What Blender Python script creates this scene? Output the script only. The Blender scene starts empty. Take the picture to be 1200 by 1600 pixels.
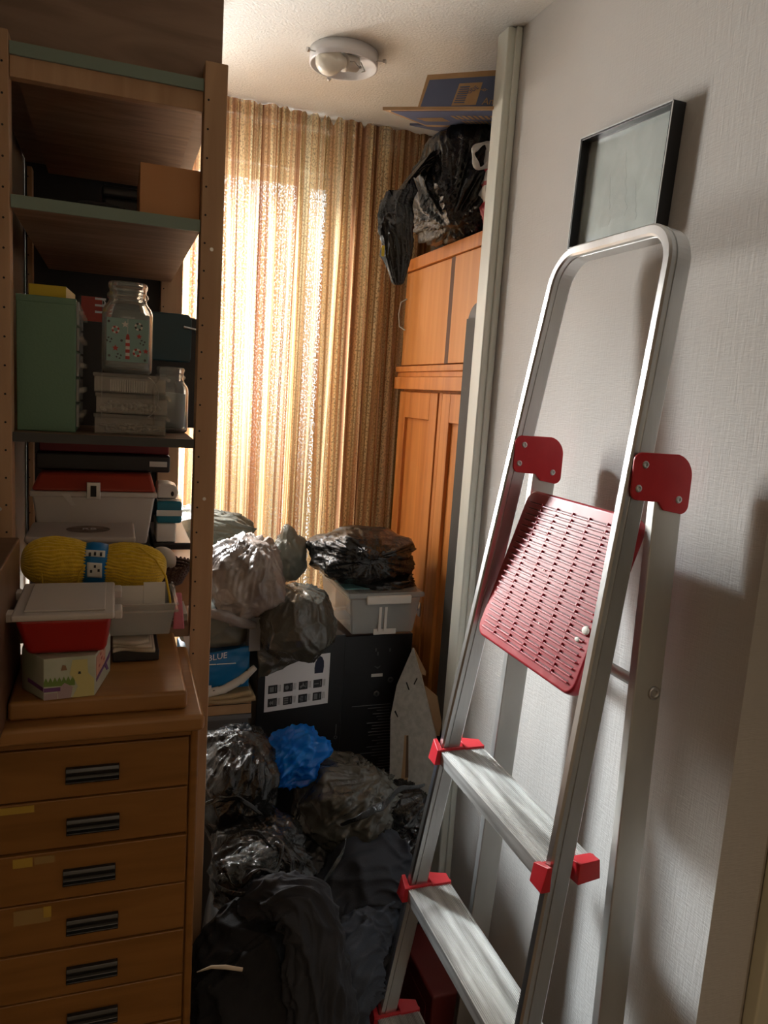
import bpy, bmesh, math, random
import numpy as np
from mathutils import Vector, Matrix, noise, Quaternion
S = bpy.context.scene
C = S.collection
PI = math.pi

# ------------------------------------------------------------------ camera, sky, light
CZ = 1.70
F = 1180.0
YAW, PITCH, ROLL = [math.radians(a) for a in (19.9, 8.75, 3.8)]
fwd = Vector((math.sin(YAW)*math.cos(PITCH), math.cos(YAW)*math.cos(PITCH), -math.sin(PITCH)))
_r = Vector((math.cos(YAW), -math.sin(YAW), 0)); _u = _r.cross(fwd)
rt = math.cos(ROLL)*_r + math.sin(ROLL)*_u
up = -math.sin(ROLL)*_r + math.cos(ROLL)*_u
cd = bpy.data.cameras.new('camera'); cam = bpy.data.objects.new('camera', cd); C.objects.link(cam)
cam.matrix_world = Matrix(((rt.x, up.x, -fwd.x, 0), (rt.y, up.y, -fwd.y, 0), (rt.z, up.z, -fwd.z, CZ), (0, 0, 0, 1)))
cd.sensor_fit = 'VERTICAL'; cd.sensor_height = 24.0; cd.lens = 24.0*F/1600.0
cd.clip_start = 0.02
S.camera = cam
S.view_settings.view_transform = 'Standard'; S.view_settings.look = 'None'
S.view_settings.gamma = 1.0; S.view_settings.use_curve_mapping = False
S.view_settings.exposure = 1.25

def at(px, py, ax, v):
    d = rt*((px-600)/F) - up*((py-800)/F) + fwd
    i = 'XYZ'.index(ax); o = Vector((0, 0, CZ))
    return o + d*((v-o[i])/d[i])

W = bpy.data.worlds.new('sky'); S.world = W; W.use_nodes = True
nt = W.node_tree; nt.nodes.clear()
wo = nt.nodes.new('ShaderNodeOutputWorld'); bg = nt.nodes.new('ShaderNodeBackground')
tc = nt.nodes.new('ShaderNodeTexCoord'); sx = nt.nodes.new('ShaderNodeSeparateXYZ')
rp = nt.nodes.new('ShaderNodeValToRGB'); mp = nt.nodes.new('ShaderNodeMapRange')
nt.links.new(tc.outputs['Generated'], sx.inputs[0]); nt.links.new(sx.outputs['Z'], mp.inputs['Value'])
mp.inputs['From Min'].default_value = -0.3; mp.inputs['From Max'].default_value = 0.3
nt.links.new(mp.outputs[0], rp.inputs[0])
e = rp.color_ramp.elements
e[0].position = 0.30; e[0].color = (0.20, 0.19, 0.15, 1)
e[1].position = 0.52; e[1].color = (0.92, 0.97, 1.0, 1)
nt.links.new(rp.outputs[0], bg.inputs[0]); bg.inputs[1].default_value = 1.6
nt.links.new(bg.outputs[0], wo.inputs[0])

def area(name, loc, rot, sx_, sy_, power, color=(1, 1, 1), spread=None):
    l = bpy.data.lights.new(name, 'AREA'); l.shape = 'RECTANGLE'; l.size = sx_; l.size_y = sy_
    l.energy = power; l.color = color
    if spread: l.spread = spread
    o = bpy.data.objects.new(name, l); C.objects.link(o); o.location = loc; o.rotation_euler = rot
    return o
# daylight outside the window, shining through the loosely woven curtain
area('window_daylight', (-0.01, 2.50, 1.80), (math.radians(-78), 0, 0), 0.27, 0.86, 18, (0.99, 0.97, 0.93), math.radians(125))
_d = (Vector((.66, 1.12, .80))-Vector((-.36, 2.95, 2.62))).to_track_quat('-Z', 'Y').to_euler()
area('high_sky_daylight', (-.36, 2.95, 2.62), _d, .22, .30, 23, (0.86, 0.94, 1.0), math.radians(100))
area('curtain_daylight', (0.36, 2.56, 1.95), (math.radians(-90), 0, 0), 0.44, 0.74, 3.4, (0.90, 0.96, 1.0))
# warm fill light added unseen behind the camera for chest and shelf fronts
area('front_fill_light', (0.10, -0.8, 2.40), (math.radians(-32), 0, 0), 0.5, 0.5, 8.5, (1.0, 0.79, 0.58))

# ------------------------------------------------------------------ materials
def mat(name, color, rough=.6, metal=0., spec=.5, c2=None, scale=(8, 8, 8), detail=4., ramp=(.35, .65), bump=0., bscale=60., bdist=.002,
        trans=0., alpha=1., ior=1.45, sub=None, rr=None, coat=0., distort=0., bstretch=None, wave=None, sheen=0.):
    m = bpy.data.materials.new(name); m.use_nodes = True; t = m.node_tree; N = t.nodes; L = t.links
    p = N['Principled BSDF']
    p.inputs['Base Color'].default_value = (*color, 1); p.inputs['Roughness'].default_value = rough
    p.inputs['Metallic'].default_value = metal; p.inputs['Specular IOR Level'].default_value = spec
    p.inputs['IOR'].default_value = ior; p.inputs['Transmission Weight'].default_value = trans; p.inputs['Alpha'].default_value = alpha
    p.inputs['Coat Weight'].default_value = coat; p.inputs['Sheen Weight'].default_value = sheen
    tc = N.new('ShaderNodeTexCoord'); mpn = N.new('ShaderNodeMapping'); L.new(tc.outputs['Object'], mpn.inputs[0]); mpn.inputs['Scale'].default_value = scale
    if c2 is not None or rr:
        nz = N.new('ShaderNodeTexNoise'); nz.inputs['Scale'].default_value = 1.; nz.inputs['Detail'].default_value = detail; nz.inputs['Distortion'].default_value = distort
        L.new(mpn.outputs[0], nz.inputs['Vector'])
        r = N.new('ShaderNodeValToRGB'); L.new(nz.outputs['Fac'], r.inputs[0])
        r.color_ramp.elements[0].position = ramp[0]; r.color_ramp.elements[1].position = ramp[1]
        if c2 is not None:
            r.color_ramp.elements[0].color = (*color, 1); r.color_ramp.elements[1].color = (*c2, 1)
            L.new(r.outputs[0], p.inputs['Base Color'])
        if rr:
            mr = N.new('ShaderNodeMapRange'); mr.inputs['To Min'].default_value = rr[0]; mr.inputs['To Max'].default_value = rr[1]
            L.new(nz.outputs['Fac'], mr.inputs[0]); L.new(mr.outputs[0], p.inputs['Roughness'])
    if bump:
        bz = N.new('ShaderNodeTexNoise'); bz.inputs['Scale'].default_value = bscale; bz.inputs['Detail'].default_value = 3
        if bstretch:
            mb = N.new('ShaderNodeMapping'); L.new(tc.outputs['Object'], mb.inputs[0]); mb.inputs['Scale'].default_value = bstretch; L.new(mb.outputs[0], bz.inputs['Vector'])
        else: L.new(tc.outputs['Object'], bz.inputs['Vector'])
        b = N.new('ShaderNodeBump'); b.inputs['Strength'].default_value = bump; b.inputs['Distance'].default_value = bdist
        L.new(bz.outputs['Fac'], b.inputs['Height']); L.new(b.outputs[0], p.inputs['Normal'])
    return m

def plastic_bag(name, color, rough, alpha=1., sub=0., bump=.5, c2=None, sc=22., rr=None):
    """thin crumpled polythene: glossy film with sharp small creases"""
    m = mat(name, color, rough, spec=.6, c2=c2, scale=(9, 9, 9), rr=rr)
    t = m.node_tree; N = t.nodes; L = t.links; p = N['Principled BSDF']; p.inputs['Alpha'].default_value = alpha
    p.inputs['IOR'].default_value = 1.5
    tc = N.new('ShaderNodeTexCoord')
    nz = N.new('ShaderNodeTexNoise'); nz.inputs['Scale'].default_value = 7; nz.inputs['Detail'].default_value = 3; L.new(tc.outputs['Object'], nz.inputs['Vector'])
    mx = N.new('ShaderNodeMix'); mx.data_type = 'VECTOR'; mx.inputs[0].default_value = .12; L.new(tc.outputs['Object'], mx.inputs[4]); L.new(nz.outputs['Color'], mx.inputs[5])
    v = N.new('ShaderNodeTexVoronoi'); v.inputs['Scale'].default_value = sc; v.feature = 'F1'; L.new(mx.outputs[1], v.inputs['Vector'])
    w = N.new('ShaderNodeTexNoise'); w.inputs['Scale'].default_value = sc*1.6; w.inputs['Detail'].default_value = 4; w.inputs['Distortion'].default_value = 1.5; L.new(tc.outputs['Object'], w.inputs['Vector'])
    ab = N.new('ShaderNodeMath'); ab.operation = 'SUBTRACT'; ab.inputs[1].default_value = .5; L.new(w.outputs['Fac'], ab.inputs[0])
    a2 = N.new('ShaderNodeMath'); a2.operation = 'ABSOLUTE'; L.new(ab.outputs[0], a2.inputs[0])
    ad = N.new('ShaderNodeMath'); ad.operation = 'ADD'; L.new(a2.outputs[0], ad.inputs[0])
    ml = N.new('ShaderNodeMath'); ml.operation = 'MULTIPLY'; ml.inputs[1].default_value = .55; L.new(v.outputs['Distance'], ml.inputs[0]); L.new(ml.outputs[0], ad.inputs[1])
    b = N.new('ShaderNodeBump'); b.inputs['Strength'].default_value = bump; b.inputs['Distance'].default_value = .008; L.new(ad.outputs[0], b.inputs['Height'])
    L.new(b.outputs[0], p.inputs['Normal'])
    if sub:
        tr = N.new('ShaderNodeBsdfTranslucent'); tr.inputs[0].default_value = (*[min(1, c*1.3) for c in color], 1)
        ms = N.new('ShaderNodeMixShader'); ms.inputs[0].default_value = sub; L.new(p.outputs[0], ms.inputs[1]); L.new(tr.outputs[0], ms.inputs[2])
        L.new(ms.outputs[0], N['Material Output'].inputs[0])
    return m

M = {}
M['wall_paper'] = mat('woven_wallpaper', (.53, .51, .48), .85, c2=(.56, .54, .51), scale=(3, 3, 3), bump=.7, bscale=1., bstretch=(260, 260, 900), bdist=.0015)
# woven texture: add vertical threads
def weave(m, sy=420, sz=420, strength=.5, dist=.0012):
    t = m.node_tree; N = t.nodes; L = t.links; p = N['Principled BSDF']
    tc = N.new('ShaderNodeTexCoord'); a = []
    for sc in ((60, sy, 30), (60, 60, sz*1.3)):
        mp = N.new('ShaderNodeMapping'); mp.inputs['Scale'].default_value = sc; L.new(tc.outputs['Object'], mp.inputs[0])
        n = N.new('ShaderNodeTexNoise'); n.inputs['Scale'].default_value = 1; n.inputs['Detail'].default_value = 2; L.new(mp.outputs[0], n.inputs['Vector']); a.append(n)
    ad = N.new('ShaderNodeMath'); ad.operation = 'ADD'; L.new(a[0].outputs['Fac'], ad.inputs[0]); L.new(a[1].outputs['Fac'], ad.inputs[1])
    b = N.new('ShaderNodeBump'); b.inputs['Strength'].default_value = strength; b.inputs['Distance'].default_value = dist
    L.new(ad.outputs[0], b.inputs['Height']); L.new(b.outputs[0], p.inputs['Normal'])
weave(M['wall_paper'], 330, 330, .34, .002)
M['plaster'] = mat('textured_ceiling_plaster', (.80, .79, .75), .9, bump=.8, bscale=170., bdist=.003)
M['white_wall'] = mat('white_wall', (.66, .64, .60), .8, bump=.2, bscale=80)
M['hall_wall'] = mat('hall_wall', (.42, .38, .32), .85, bump=.2, bscale=80)
M['floor'] = mat('floor_boards', (.16, .10, .06), .5, c2=(.22, .14, .09), scale=(2, 30, 2))
M['trim'] = mat('pale_green_white_paint', (.60, .62, .55), .45, c2=(.68, .69, .62), scale=(20, 20, 3), bump=.25, bscale=1, bstretch=(60, 60, 6))
M['trim_cream'] = mat('cream_paint', (.62, .58, .42), .4)
M['door_paint'] = mat('blue_grey_paint', (.42, .46, .48), .4)
M['alu'] = mat('brushed_aluminium', (.60, .61, .61), .30, 1., c2=(.74, .75, .75), scale=(14, 14, 5), rr=(.22, .42), bump=.08, bscale=1, bstretch=(300, 300, 12))
M['alu_dull'] = mat('dull_aluminium', (.50, .50, .48), .45, .85, c2=(.63, .63, .60), scale=(10, 10, 4), rr=(.35, .6))
M['tread'] = mat('worn_ribbed_tread', (.30, .29, .27), .5, .55, c2=(.66, .66, .64), scale=(60, 5, 60), ramp=(.35, .62), detail=8)
M['red'] = mat('red_plastic', (.50, .018, .028), .30, c2=(.60, .035, .045), scale=(12, 12, 12), bump=.05, bscale=300, rr=(.22, .42))
M['red_dull'] = mat('scuffed_red_plastic', (.33, .016, .026), .36, c2=(.46, .06, .07), scale=(28, 28, 28), ramp=(.55, .8), detail=8, rr=(.25, .5))
M['paint_drip'] = mat('dried_white_paint', (.75, .72, .64), .6)
M['steel'] = mat('steel', (.55, .55, .55), .3, 1.)
M['dark_hole'] = mat('dark_recess', (.02, .02, .02), .8)
M['pine'] = mat('pine_post', (.42, .25, .135), .55, c2=(.52, .33, .19), scale=(40, 40, 3), detail=5, distort=.4)
M['ply'] = mat('plywood', (.20, .12, .075), .6, c2=(.32, .20, .13), scale=(5, 30, 30), detail=6, distort=1.2)
M['ply_dark'] = mat('dark_plywood', (.15, .095, .062), .7, c2=(.23, .15, .10), scale=(5, 26, 26), detail=6, distort=1.)
M['green_edge'] = mat('grey_green_paint', (.22, .29, .24), .6)
M['black_edge'] = mat('dark_edge_paint', (.05, .05, .048), .5)
M['honey'] = mat('honey_oak', (.20, .085, .017), .34, c2=(.26, .115, .027), scale=(4, 40, 40), detail=6, distort=.7, rr=(.28, .42))
M['honey_top'] = mat('honey_oak_top', (.27, .125, .038), .30, c2=(.35, .17, .055), scale=(4, 40, 40), detail=6, distort=.7)
M['handle'] = mat('black_bakelite', (.010, .010, .010), .25)
M['tape'] = mat('yellowed_tape', (.42, .27, .04), .4)
M['tape_clear'] = mat('old_clear_tape', (.30, .19, .07), .25)
M['ward'] = mat('orange_oak_veneer', (.62, .235, .055), .42, c2=(.46, .15, .03), scale=(30, 34, 1.6), detail=7, distort=.6, ramp=(.4, .72))
M['ward_lt'] = mat('plain_orange_veneer', (.66, .29, .085), .45, c2=(.58, .235, .06), scale=(30, 40, 1.6), detail=5, distort=.2)
M['ward_dk'] = mat('dark_groove', (.10, .035, .012), .6)
M['black_card'] = mat('black_printed_card', (.012, .012, .013), .38)
M['black_print'] = mat('black_print', (.02, .02, .022), .5)
M['white_print'] = mat('white_print', (.72, .72, .74), .5)
M['grey_print'] = mat('grey_print', (.18, .18, .18), .5)
M['dim_print'] = mat('faint_grey_print', (.07, .07, .07), .5)
M['card'] = mat('brown_cardboard', (.42, .26, .13), .8, c2=(.47, .30, .16), scale=(20, 20, 20), bump=.15, bscale=300)
M['card_orange'] = mat('orange_brown_card', (.50, .24, .10), .7, c2=(.54, .27, .12), scale=(9, 9, 9))
M['card_blue'] = mat('blue_printed_cardboard', (.10, .125, .22), .6, c2=(.12, .145, .25), scale=(9, 9, 9))
M['card_white'] = mat('grey_white_hardboard', (.50, .48, .42), .8, c2=(.40, .38, .33), scale=(70, 70, 70), bump=.2, bscale=400)
M['bag_black'] = plastic_bag('black_bin_bag', (.010, .010, .010), .27, bump=.55)
M['bag_black_soft'] = plastic_bag('soft_black_bin_bag', (.013, .013, .013), .36, bump=.35, sc=14)
M['bag_grey'] = plastic_bag('dark_grey_translucent_film', (.062, .059, .048), .17, bump=.4, sub=.0, sc=16)
M['bag_pink'] = plastic_bag('thin_grey_film_over_clothes', (.34, .29, .25), .22, bump=.5, c2=(.13, .10, .09), sub=.15, sc=12)
M['bag_olive'] = plastic_bag('olive_grey_film', (.20, .20, .165), .3, bump=.4, sub=.3, c2=(.12, .13, .11))
M['bag_blue'] = plastic_bag('thin_blue_film', (.004, .28, .82), .22, bump=.4, sub=.45, c2=(.004, .18, .62), sc=14)
M['bag_clear'] = plastic_bag('shiny_clear_film', (.16, .18, .19), .12, bump=1., sc=40, c2=(.01, .012, .012), alpha=.8)
M['bag_white'] = plastic_bag('white_film', (.75, .74, .72), .35, bump=.5, sub=.3)
M['cloth_black'] = mat('black_cotton', (.012, .012, .014), .9, bump=.3, bscale=400)
M['cloth_grey'] = mat('charcoal_cotton', (.030, .033, .042), .85, bump=.3, bscale=400)
M['cloth_blue'] = mat('faded_blue_black_cotton', (.060, .074, .102), .85, bump=.3, bscale=400)
M['cream'] = mat('cream_strap', (.55, .48, .38), .8)
M['dark_red'] = mat('dark_red_panel', (.20, .035, .03), .5)
M['glass'] = mat('clear_glass', (.95, .98, .96), .03, trans=1., ior=1.45)
_t = M['glass'].node_tree; _df = _t.nodes.new('ShaderNodeBsdfDiffuse'); _df.inputs[0].default_value = (.75, .78, .74, 1); _m = _t.nodes.new('ShaderNodeMixShader'); _m.inputs[0].default_value = .10; _t.links.new(_t.nodes['Principled BSDF'].outputs[0], _m.inputs[1]); _t.links.new(_df.outputs[0], _m.inputs[2]); _t.links.new(_m.outputs[0], _t.nodes['Material Output'].inputs[0])
M['jar_print'] = mat('pale_blue_green_print', (.22, .36, .33), .4)
M['water_glass'] = mat('greyish_jar_content', (.22, .26, .26), .5)
M['clear'] = mat('clear_plastic', (.62, .58, .50), .14, alpha=.26, spec=.6)
M['clear_cloudy'] = mat('cloudy_plastic', (.50, .50, .48), .25, alpha=.48, spec=.6, bump=.1, bscale=40)
M['box_clear'] = mat('clear_grey_plastic', (.44, .45, .44), .2, alpha=.55, spec=.7)
M['lid_cloudy'] = mat('milky_plastic_lid', (.55, .50, .46), .4, bump=.1, bscale=90)
M['white_plastic'] = mat('off_white_plastic', (.60, .56, .50), .4)
M['sewing_red'] = mat('brick_red_plastic', (.40, .055, .03), .38)
M['tub_red'] = mat('bright_red_plastic', (.36, .012, .008), .35)
M['metal_green'] = mat('sage_green_hammered_metal', (.12, .23, .15), .45, bump=.15, bscale=300)
M['yellow'] = mat('yellow_card', (.62, .46, .03), .5)
M['yarn'] = mat('mustard_yellow_yarn', (.74, .50, .03), .9, c2=(.60, .38, .015), scale=(120, 120, 120), bump=.6, bscale=500, sheen=.3)
M['yarn_label'] = mat('blue_paper_band', (.005, .16, .42), .5)
M['paper'] = mat('white_paper', (.68, .66, .60), .6)
M['tin'] = mat('pastel_printed_tin', (.52, .54, .46), .4, c2=(.44, .48, .36), scale=(30, 30, 30))
M['p_yellow'] = mat('pastel_yellow_print', (.58, .52, .22), .5)
M['p_pink'] = mat('salmon_print', (.60, .32, .22), .5)
M['p_purple'] = mat('purple_print', (.16, .06, .20), .5)
M['p_green'] = mat('grass_green_print', (.16, .26, .06), .5)
M['p_brown'] = mat('brown_print', (.25, .15, .08), .5)
M['p_mauve'] = mat('mauve_print', (.40, .30, .32), .5)
M['teal_case'] = mat('dark_teal_plastic', (.018, .055, .065), .4)
M['dark_case'] = mat('near_black_plastic', (.018, .019, .022), .4)
M['blue_box'] = mat('petrol_blue_plastic', (.01, .16, .23), .35)
M['wicker'] = mat('dark_wicker', (.07, .035, .03), .6, c2=(.14, .08, .06), scale=(90, 90, 90))
M['ball'] = mat('beige_ball', (.50, .45, .38), .55)
M['pink_glass'] = mat('pink_plastic', (.75, .22, .28), .2, alpha=.75)
M['cloth_cream'] = mat('creamy_linen', (.52, .45, .35), .9, bump=.3, bscale=300)
M['red_cloth'] = mat('dark_red_binder', (.17, .02, .025), .5)
M['wood_lid'] = mat('warm_varnished_wood', (.42, .23, .11), .4, c2=(.50, .29, .15), scale=(30, 4, 30))
M['speaker'] = mat('dark_brown_veneer', (.12, .060, .035), .42, c2=(.16, .085, .05), scale=(4, 30, 30))
M['speaker_front'] = mat('dark_front', (.05, .022, .015), .5)
M['blue_pack'] = mat('blue_pack_print', (.003, .12, .30), .4)
M['towel'] = mat('tan_towel', (.42, .31, .17), .95, bump=.5, bscale=260)
M['check_cloth'] = mat('white_patterned_cloth', (.58, .55, .48), .9, c2=(.10, .09, .08), scale=(60, 60, 60), ramp=(.62, .66), detail=2)
M['lamp_white'] = mat('white_enamel', (.82, .83, .86), .3)
M['bulb'] = mat('frosted_white_bulb', (.85, .83, .74), .25)
M['picture'] = mat('misty_green_forest_print', (.20, .26, .24), .5, c2=(.34, .42, .38), scale=(26, 26, 18), detail=8, ramp=(.3, .7), distort=.6)
M['picture_dark'] = mat('dark_spruce_print', (.16, .20, .19), .5)
M['frame_black'] = mat('black_lacquer', (.02, .022, .026), .3, spec=.6)
M['frame_edge'] = mat('worn_edge_highlight', (.65, .68, .68), .4)  # worn front edge, with its highlight put into the pale colour
M['pane'] = mat('window_glass', (.9, .95, .95), .02, alpha=.06, spec=.5)
M['pic_glass'] = mat('picture_glass', (.9, .95, .93), .08, alpha=.22, spec=.8)
M['pvc'] = mat('white_window_paint', (.75, .75, .73), .4)
M['wire'] = mat('galvanised_wire', (.45, .45, .43), .35, 1.)
M['foot'] = mat('brown_wood_stick', (.12, .07, .04), .6)

def curtain_material():
    m = bpy.data.materials.new('striped_open_weave_curtain'); m.use_nodes = True; t = m.node_tree; N = t.nodes; L = t.links
    N.clear(); out = N.new('ShaderNodeOutputMaterial')
    uv = N.new('ShaderNodeUVMap'); uv.uv_map = 'UVMap'
    def nz(scale, detail=2, dist=0):
        mp = N.new('ShaderNodeMapping'); mp.inputs['Scale'].default_value = scale; L.new(uv.outputs[0], mp.inputs[0])
        n = N.new('ShaderNodeTexNoise'); n.inputs['Scale'].default_value = 1; n.inputs['Detail'].default_value = detail; n.inputs['Distortion'].default_value = dist
        L.new(mp.outputs[0], n.inputs['Vector']); return n
    st = nz((27, .12, 1), 3); r = N.new('ShaderNodeValToRGB'); L.new(st.outputs['Fac'], r.inputs[0])
    el = r.color_ramp.elements; el[0].position = .28; el[0].color = (.22, .12, .06, 1)
    el[1].position = .72; el[1].color = (.66, .56, .36, 1)
    for p, c in ((.40, (.34, .16, .08, 1)), (.455, (.66, .42, .22, 1)), (.51, (.72, .58, .32, 1)), (.56, (.48, .23, .10, 1)), (.63, (.74, .61, .36, 1))):
        x = el.new(p); x.color = c
    thr = nz((150, .6, 1), 2); r2 = N.new('ShaderNodeValToRGB'); L.new(thr.outputs['Fac'], r2.inputs[0])
    r2.color_ramp.elements[0].position = .36; r2.color_ramp.elements[0].color = (.42, .30, .20, 1); r2.color_ramp.elements[1].position = .52; r2.color_ramp.elements[1].color = (1, 1, 1, 1)
    mu = N.new('ShaderNodeMix'); mu.data_type = 'RGBA'; mu.blend_type = 'MULTIPLY'; mu.inputs[0].default_value = 1; L.new(r.outputs[0], mu.inputs[6]); L.new(r2.outputs[0], mu.inputs[7])
    wv = nz((250, 165, 1), 1)
    r3 = N.new('ShaderNodeValToRGB'); L.new(wv.outputs['Fac'], r3.inputs[0])
    r3.color_ramp.elements[0].position = .48; r3.color_ramp.elements[0].color = (.012, .012, .012, 1)
    r3.color_ramp.elements[1].position = .62; r3.color_ramp.elements[1].color = (.60, .60, .60, 1)
    bandm = N.new('ShaderNodeMath'); bandm.operation = 'MULTIPLY'; L.new(r3.outputs[0], bandm.inputs[0])
    lum = N.new('ShaderNodeRGBToBW'); L.new(mu.outputs[2], lum.inputs[0])
    mr = N.new('ShaderNodeMapRange'); mr.inputs['From Min'].default_value = .08; mr.inputs['From Max'].default_value = .55; mr.inputs['To Min'].default_value = .10; mr.inputs['To Max'].default_value = 1.
    L.new(lum.outputs[0], mr.inputs[0]); L.new(mr.outputs[0], bandm.inputs[1])
    df = N.new('ShaderNodeBsdfDiffuse'); tl = N.new('ShaderNodeBsdfTranslucent'); L.new(mu.outputs[2], df.inputs[0]); L.new(mu.outputs[2], tl.inputs[0])
    m1 = N.new('ShaderNodeMixShader'); m1.inputs[0].default_value = .5; L.new(df.outputs[0], m1.inputs[1]); L.new(tl.outputs[0], m1.inputs[2])
    tp = N.new('ShaderNodeBsdfTransparent'); tp.inputs[0].default_value = (1, 1, 1, 1)
    m2 = N.new('ShaderNodeMixShader'); L.new(bandm.outputs[0], m2.inputs[0]); L.new(m1.outputs[0], m2.inputs[1]); L.new(tp.outputs[0], m2.inputs[2])
    L.new(m2.outputs[0], out.inputs[0]); return m
M['curtain'] = curtain_material()

# ------------------------------------------------------------------ mesh helpers
def wl(o):
    v = Vector((0, 0, 0))
    while o: v += o.location; o = o.parent
    return v
def tag(o, label, cat, group=None):
    o['label'] = label; o['category'] = cat
    if group: o['group'] = group
    return o
def thing(name, label, cat, loc=(0, 0, 0), group=None):
    o = bpy.data.objects.new(name, None); C.objects.link(o); o.location = loc; o.empty_display_size = .02
    return tag(o, label, cat, group)
class B:
    def __init__(s): s.bm = bmesh.new(); s.T = Matrix.Identity(4)
    def _f(s, vs, faces, smooth=False):
        bv = [s.bm.verts.new(s.T @ Vector(v)) for v in vs]
        for f in faces:
            try: q = s.bm.faces.new([bv[i] for i in f]); q.smooth = smooth
            except ValueError: pass
        return s
    def box(s, x0, x1, y0, y1, z0, z1):
        v = [(x, y, z) for z in (z0, z1) for y in (y0, y1) for x in (x0, x1)]
        return s._f(v, [(0, 2, 3, 1), (4, 5, 7, 6), (0, 1, 5, 4), (2, 6, 7, 3), (0, 4, 6, 2), (1, 3, 7, 5)])
    def hexa(s, v): # 8 points, bottom loop then top loop
        return s._f(v, [(3, 2, 1, 0), (4, 5, 6, 7), (0, 1, 5, 4), (1, 2, 6, 5), (2, 3, 7, 6), (3, 0, 4, 7)])
    def prism(s, pts, vec):
        n = len(pts); vec = Vector(vec); a = [Vector(p) for p in pts]
        v = a + [p+vec for p in a]
        return s._f(v, [tuple(range(n))[::-1], tuple(range(n, 2*n))] + [(i, (i+1) % n, n+(i+1) % n, n+i) for i in range(n)])
    def tube(s, path, r, n=10, cap=True, smooth=True):
        path = [Vector(p) for p in path]; rr = r if hasattr(r, '__len__') else [r]*len(path)
        rings = []; prev = None; vs = []
        for i, p in enumerate(path):
            t = (path[min(i+1, len(path)-1)]-path[max(i-1, 0)]).normalized()
            a = prev if prev else (Vector((0, 0, 1)) if abs(t.z) < .9 else Vector((1, 0, 0)))
            a = (a-t*a.dot(t)).normalized(); b = t.cross(a); prev = a
            for k in range(n): vs.append(p+(a*math.cos(2*PI*k/n)+b*math.sin(2*PI*k/n))*rr[i])
        m = len(path)
        fs = [(i*n+k, i*n+(k+1) % n, (i+1)*n+(k+1) % n, (i+1)*n+k) for i in range(m-1) for k in range(n)]
        s._f(vs, fs, smooth)
        if cap: s._f(vs[:n], [tuple(range(n))[::-1]]); s._f(vs[-n:], [tuple(range(n))])
        return s
    def cyl(s, a, b, r, n=20): return s.tube([a, b], r, n)
    def lathe(s, prof, c, n=40, axis=(0, 0, 1), sq=None, smooth=True):
        """prof: (radius, height) list; sq = superellipse exponent for squarish jars"""
        q = Vector((0, 0, 1)).rotation_difference(Vector(axis)); vs = []; c = Vector(c)
        for r, h in prof:
            for k in range(n):
                a = 2*PI*k/n; x, y = math.cos(a), math.sin(a)
                if sq:
                    f = (abs(x)**sq+abs(y)**sq)**(-1/sq); x *= f; y *= f
                vs.append(c+q @ Vector((x*r, y*r, h)))
        m = len(prof)
        return s._f(vs, [(i*n+k, i*n+(k+1) % n, (i+1)*n+(k+1) % n, (i+1)*n+k) for i in range(m-1) for k in range(n)], smooth)
    def sphere(s, c, r, sc=(1, 1, 1), sub=3):
        ret = bmesh.ops.create_icosphere(s.bm, subdivisions=sub, radius=r)
        for v in ret['verts']: v.co = s.T @ (Vector((v.co.x*sc[0], v.co.y*sc[1], v.co.z*sc[2]))+Vector(c))
        for v in ret['verts']:
            for f in v.link_faces: f.smooth = True
        return s
    def grid(s, fn, nu, nv, smooth=True):
        vs = [fn(i/nu, j/nv) for j in range(nv+1) for i in range(nu+1)]
        return s._f(vs, [(j*(nu+1)+i, j*(nu+1)+i+1, (j+1)*(nu+1)+i+1, (j+1)*(nu+1)+i) for j in range(nv) for i in range(nu)], smooth)
    def build(s, name, m, parent=None, bevel=0., seg=2, origin=None, solid=0., label=None, weld=False):
        bm = s.bm
        if weld: bmesh.ops.remove_doubles(bm, verts=bm.verts, dist=1e-5)
        bmesh.ops.recalc_face_normals(bm, faces=bm.faces)
        if parent: off = wl(parent)
        elif origin is not None: off = Vector(origin)
        else:
            co = [v.co for v in bm.verts]
            off = Vector(((min(c.x for c in co)+max(c.x for c in co))/2, (min(c.y for c in co)+max(c.y for c in co))/2, min(c.z for c in co)))
        for v in bm.verts: v.co -= off
        me = bpy.data.meshes.new(name); bm.to_mesh(me); bm.free()
        mm = M[m] if isinstance(m, str) else m; me.materials.append(mm)
        o = bpy.data.objects.new(name, me); C.objects.link(o)
        if parent: o.parent = parent
        else: o.location = off
        if bevel:
            b = o.modifiers.new('bevel', 'BEVEL'); b.width = bevel; b.segments = seg; b.limit_method = 'ANGLE'; b.angle_limit = math.radians(35)
            for p in me.polygons: p.use_smooth = True
            w = o.modifiers.new('wn', 'WEIGHTED_NORMAL'); w.keep_sharp = True
        if solid:
            q = o.modifiers.new('solid', 'SOLIDIFY'); q.thickness = solid; q.offset = 0
        if label: o['label'] = label
        return o
def copy_tree(o, parent=None):
    c = o.copy(); C.objects.link(c); c.parent = parent
    for ch in list(o.children): copy_tree(ch, c)
    return c
def struct(o): o['kind'] = 'structure'; return o
def bx(name, m, parent, x0, x1, y0, y1, z0, z1, bevel=0., **k): return B().box(x0, x1, y0, y1, z0, z1).build(name, m, parent, bevel, **k)
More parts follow.
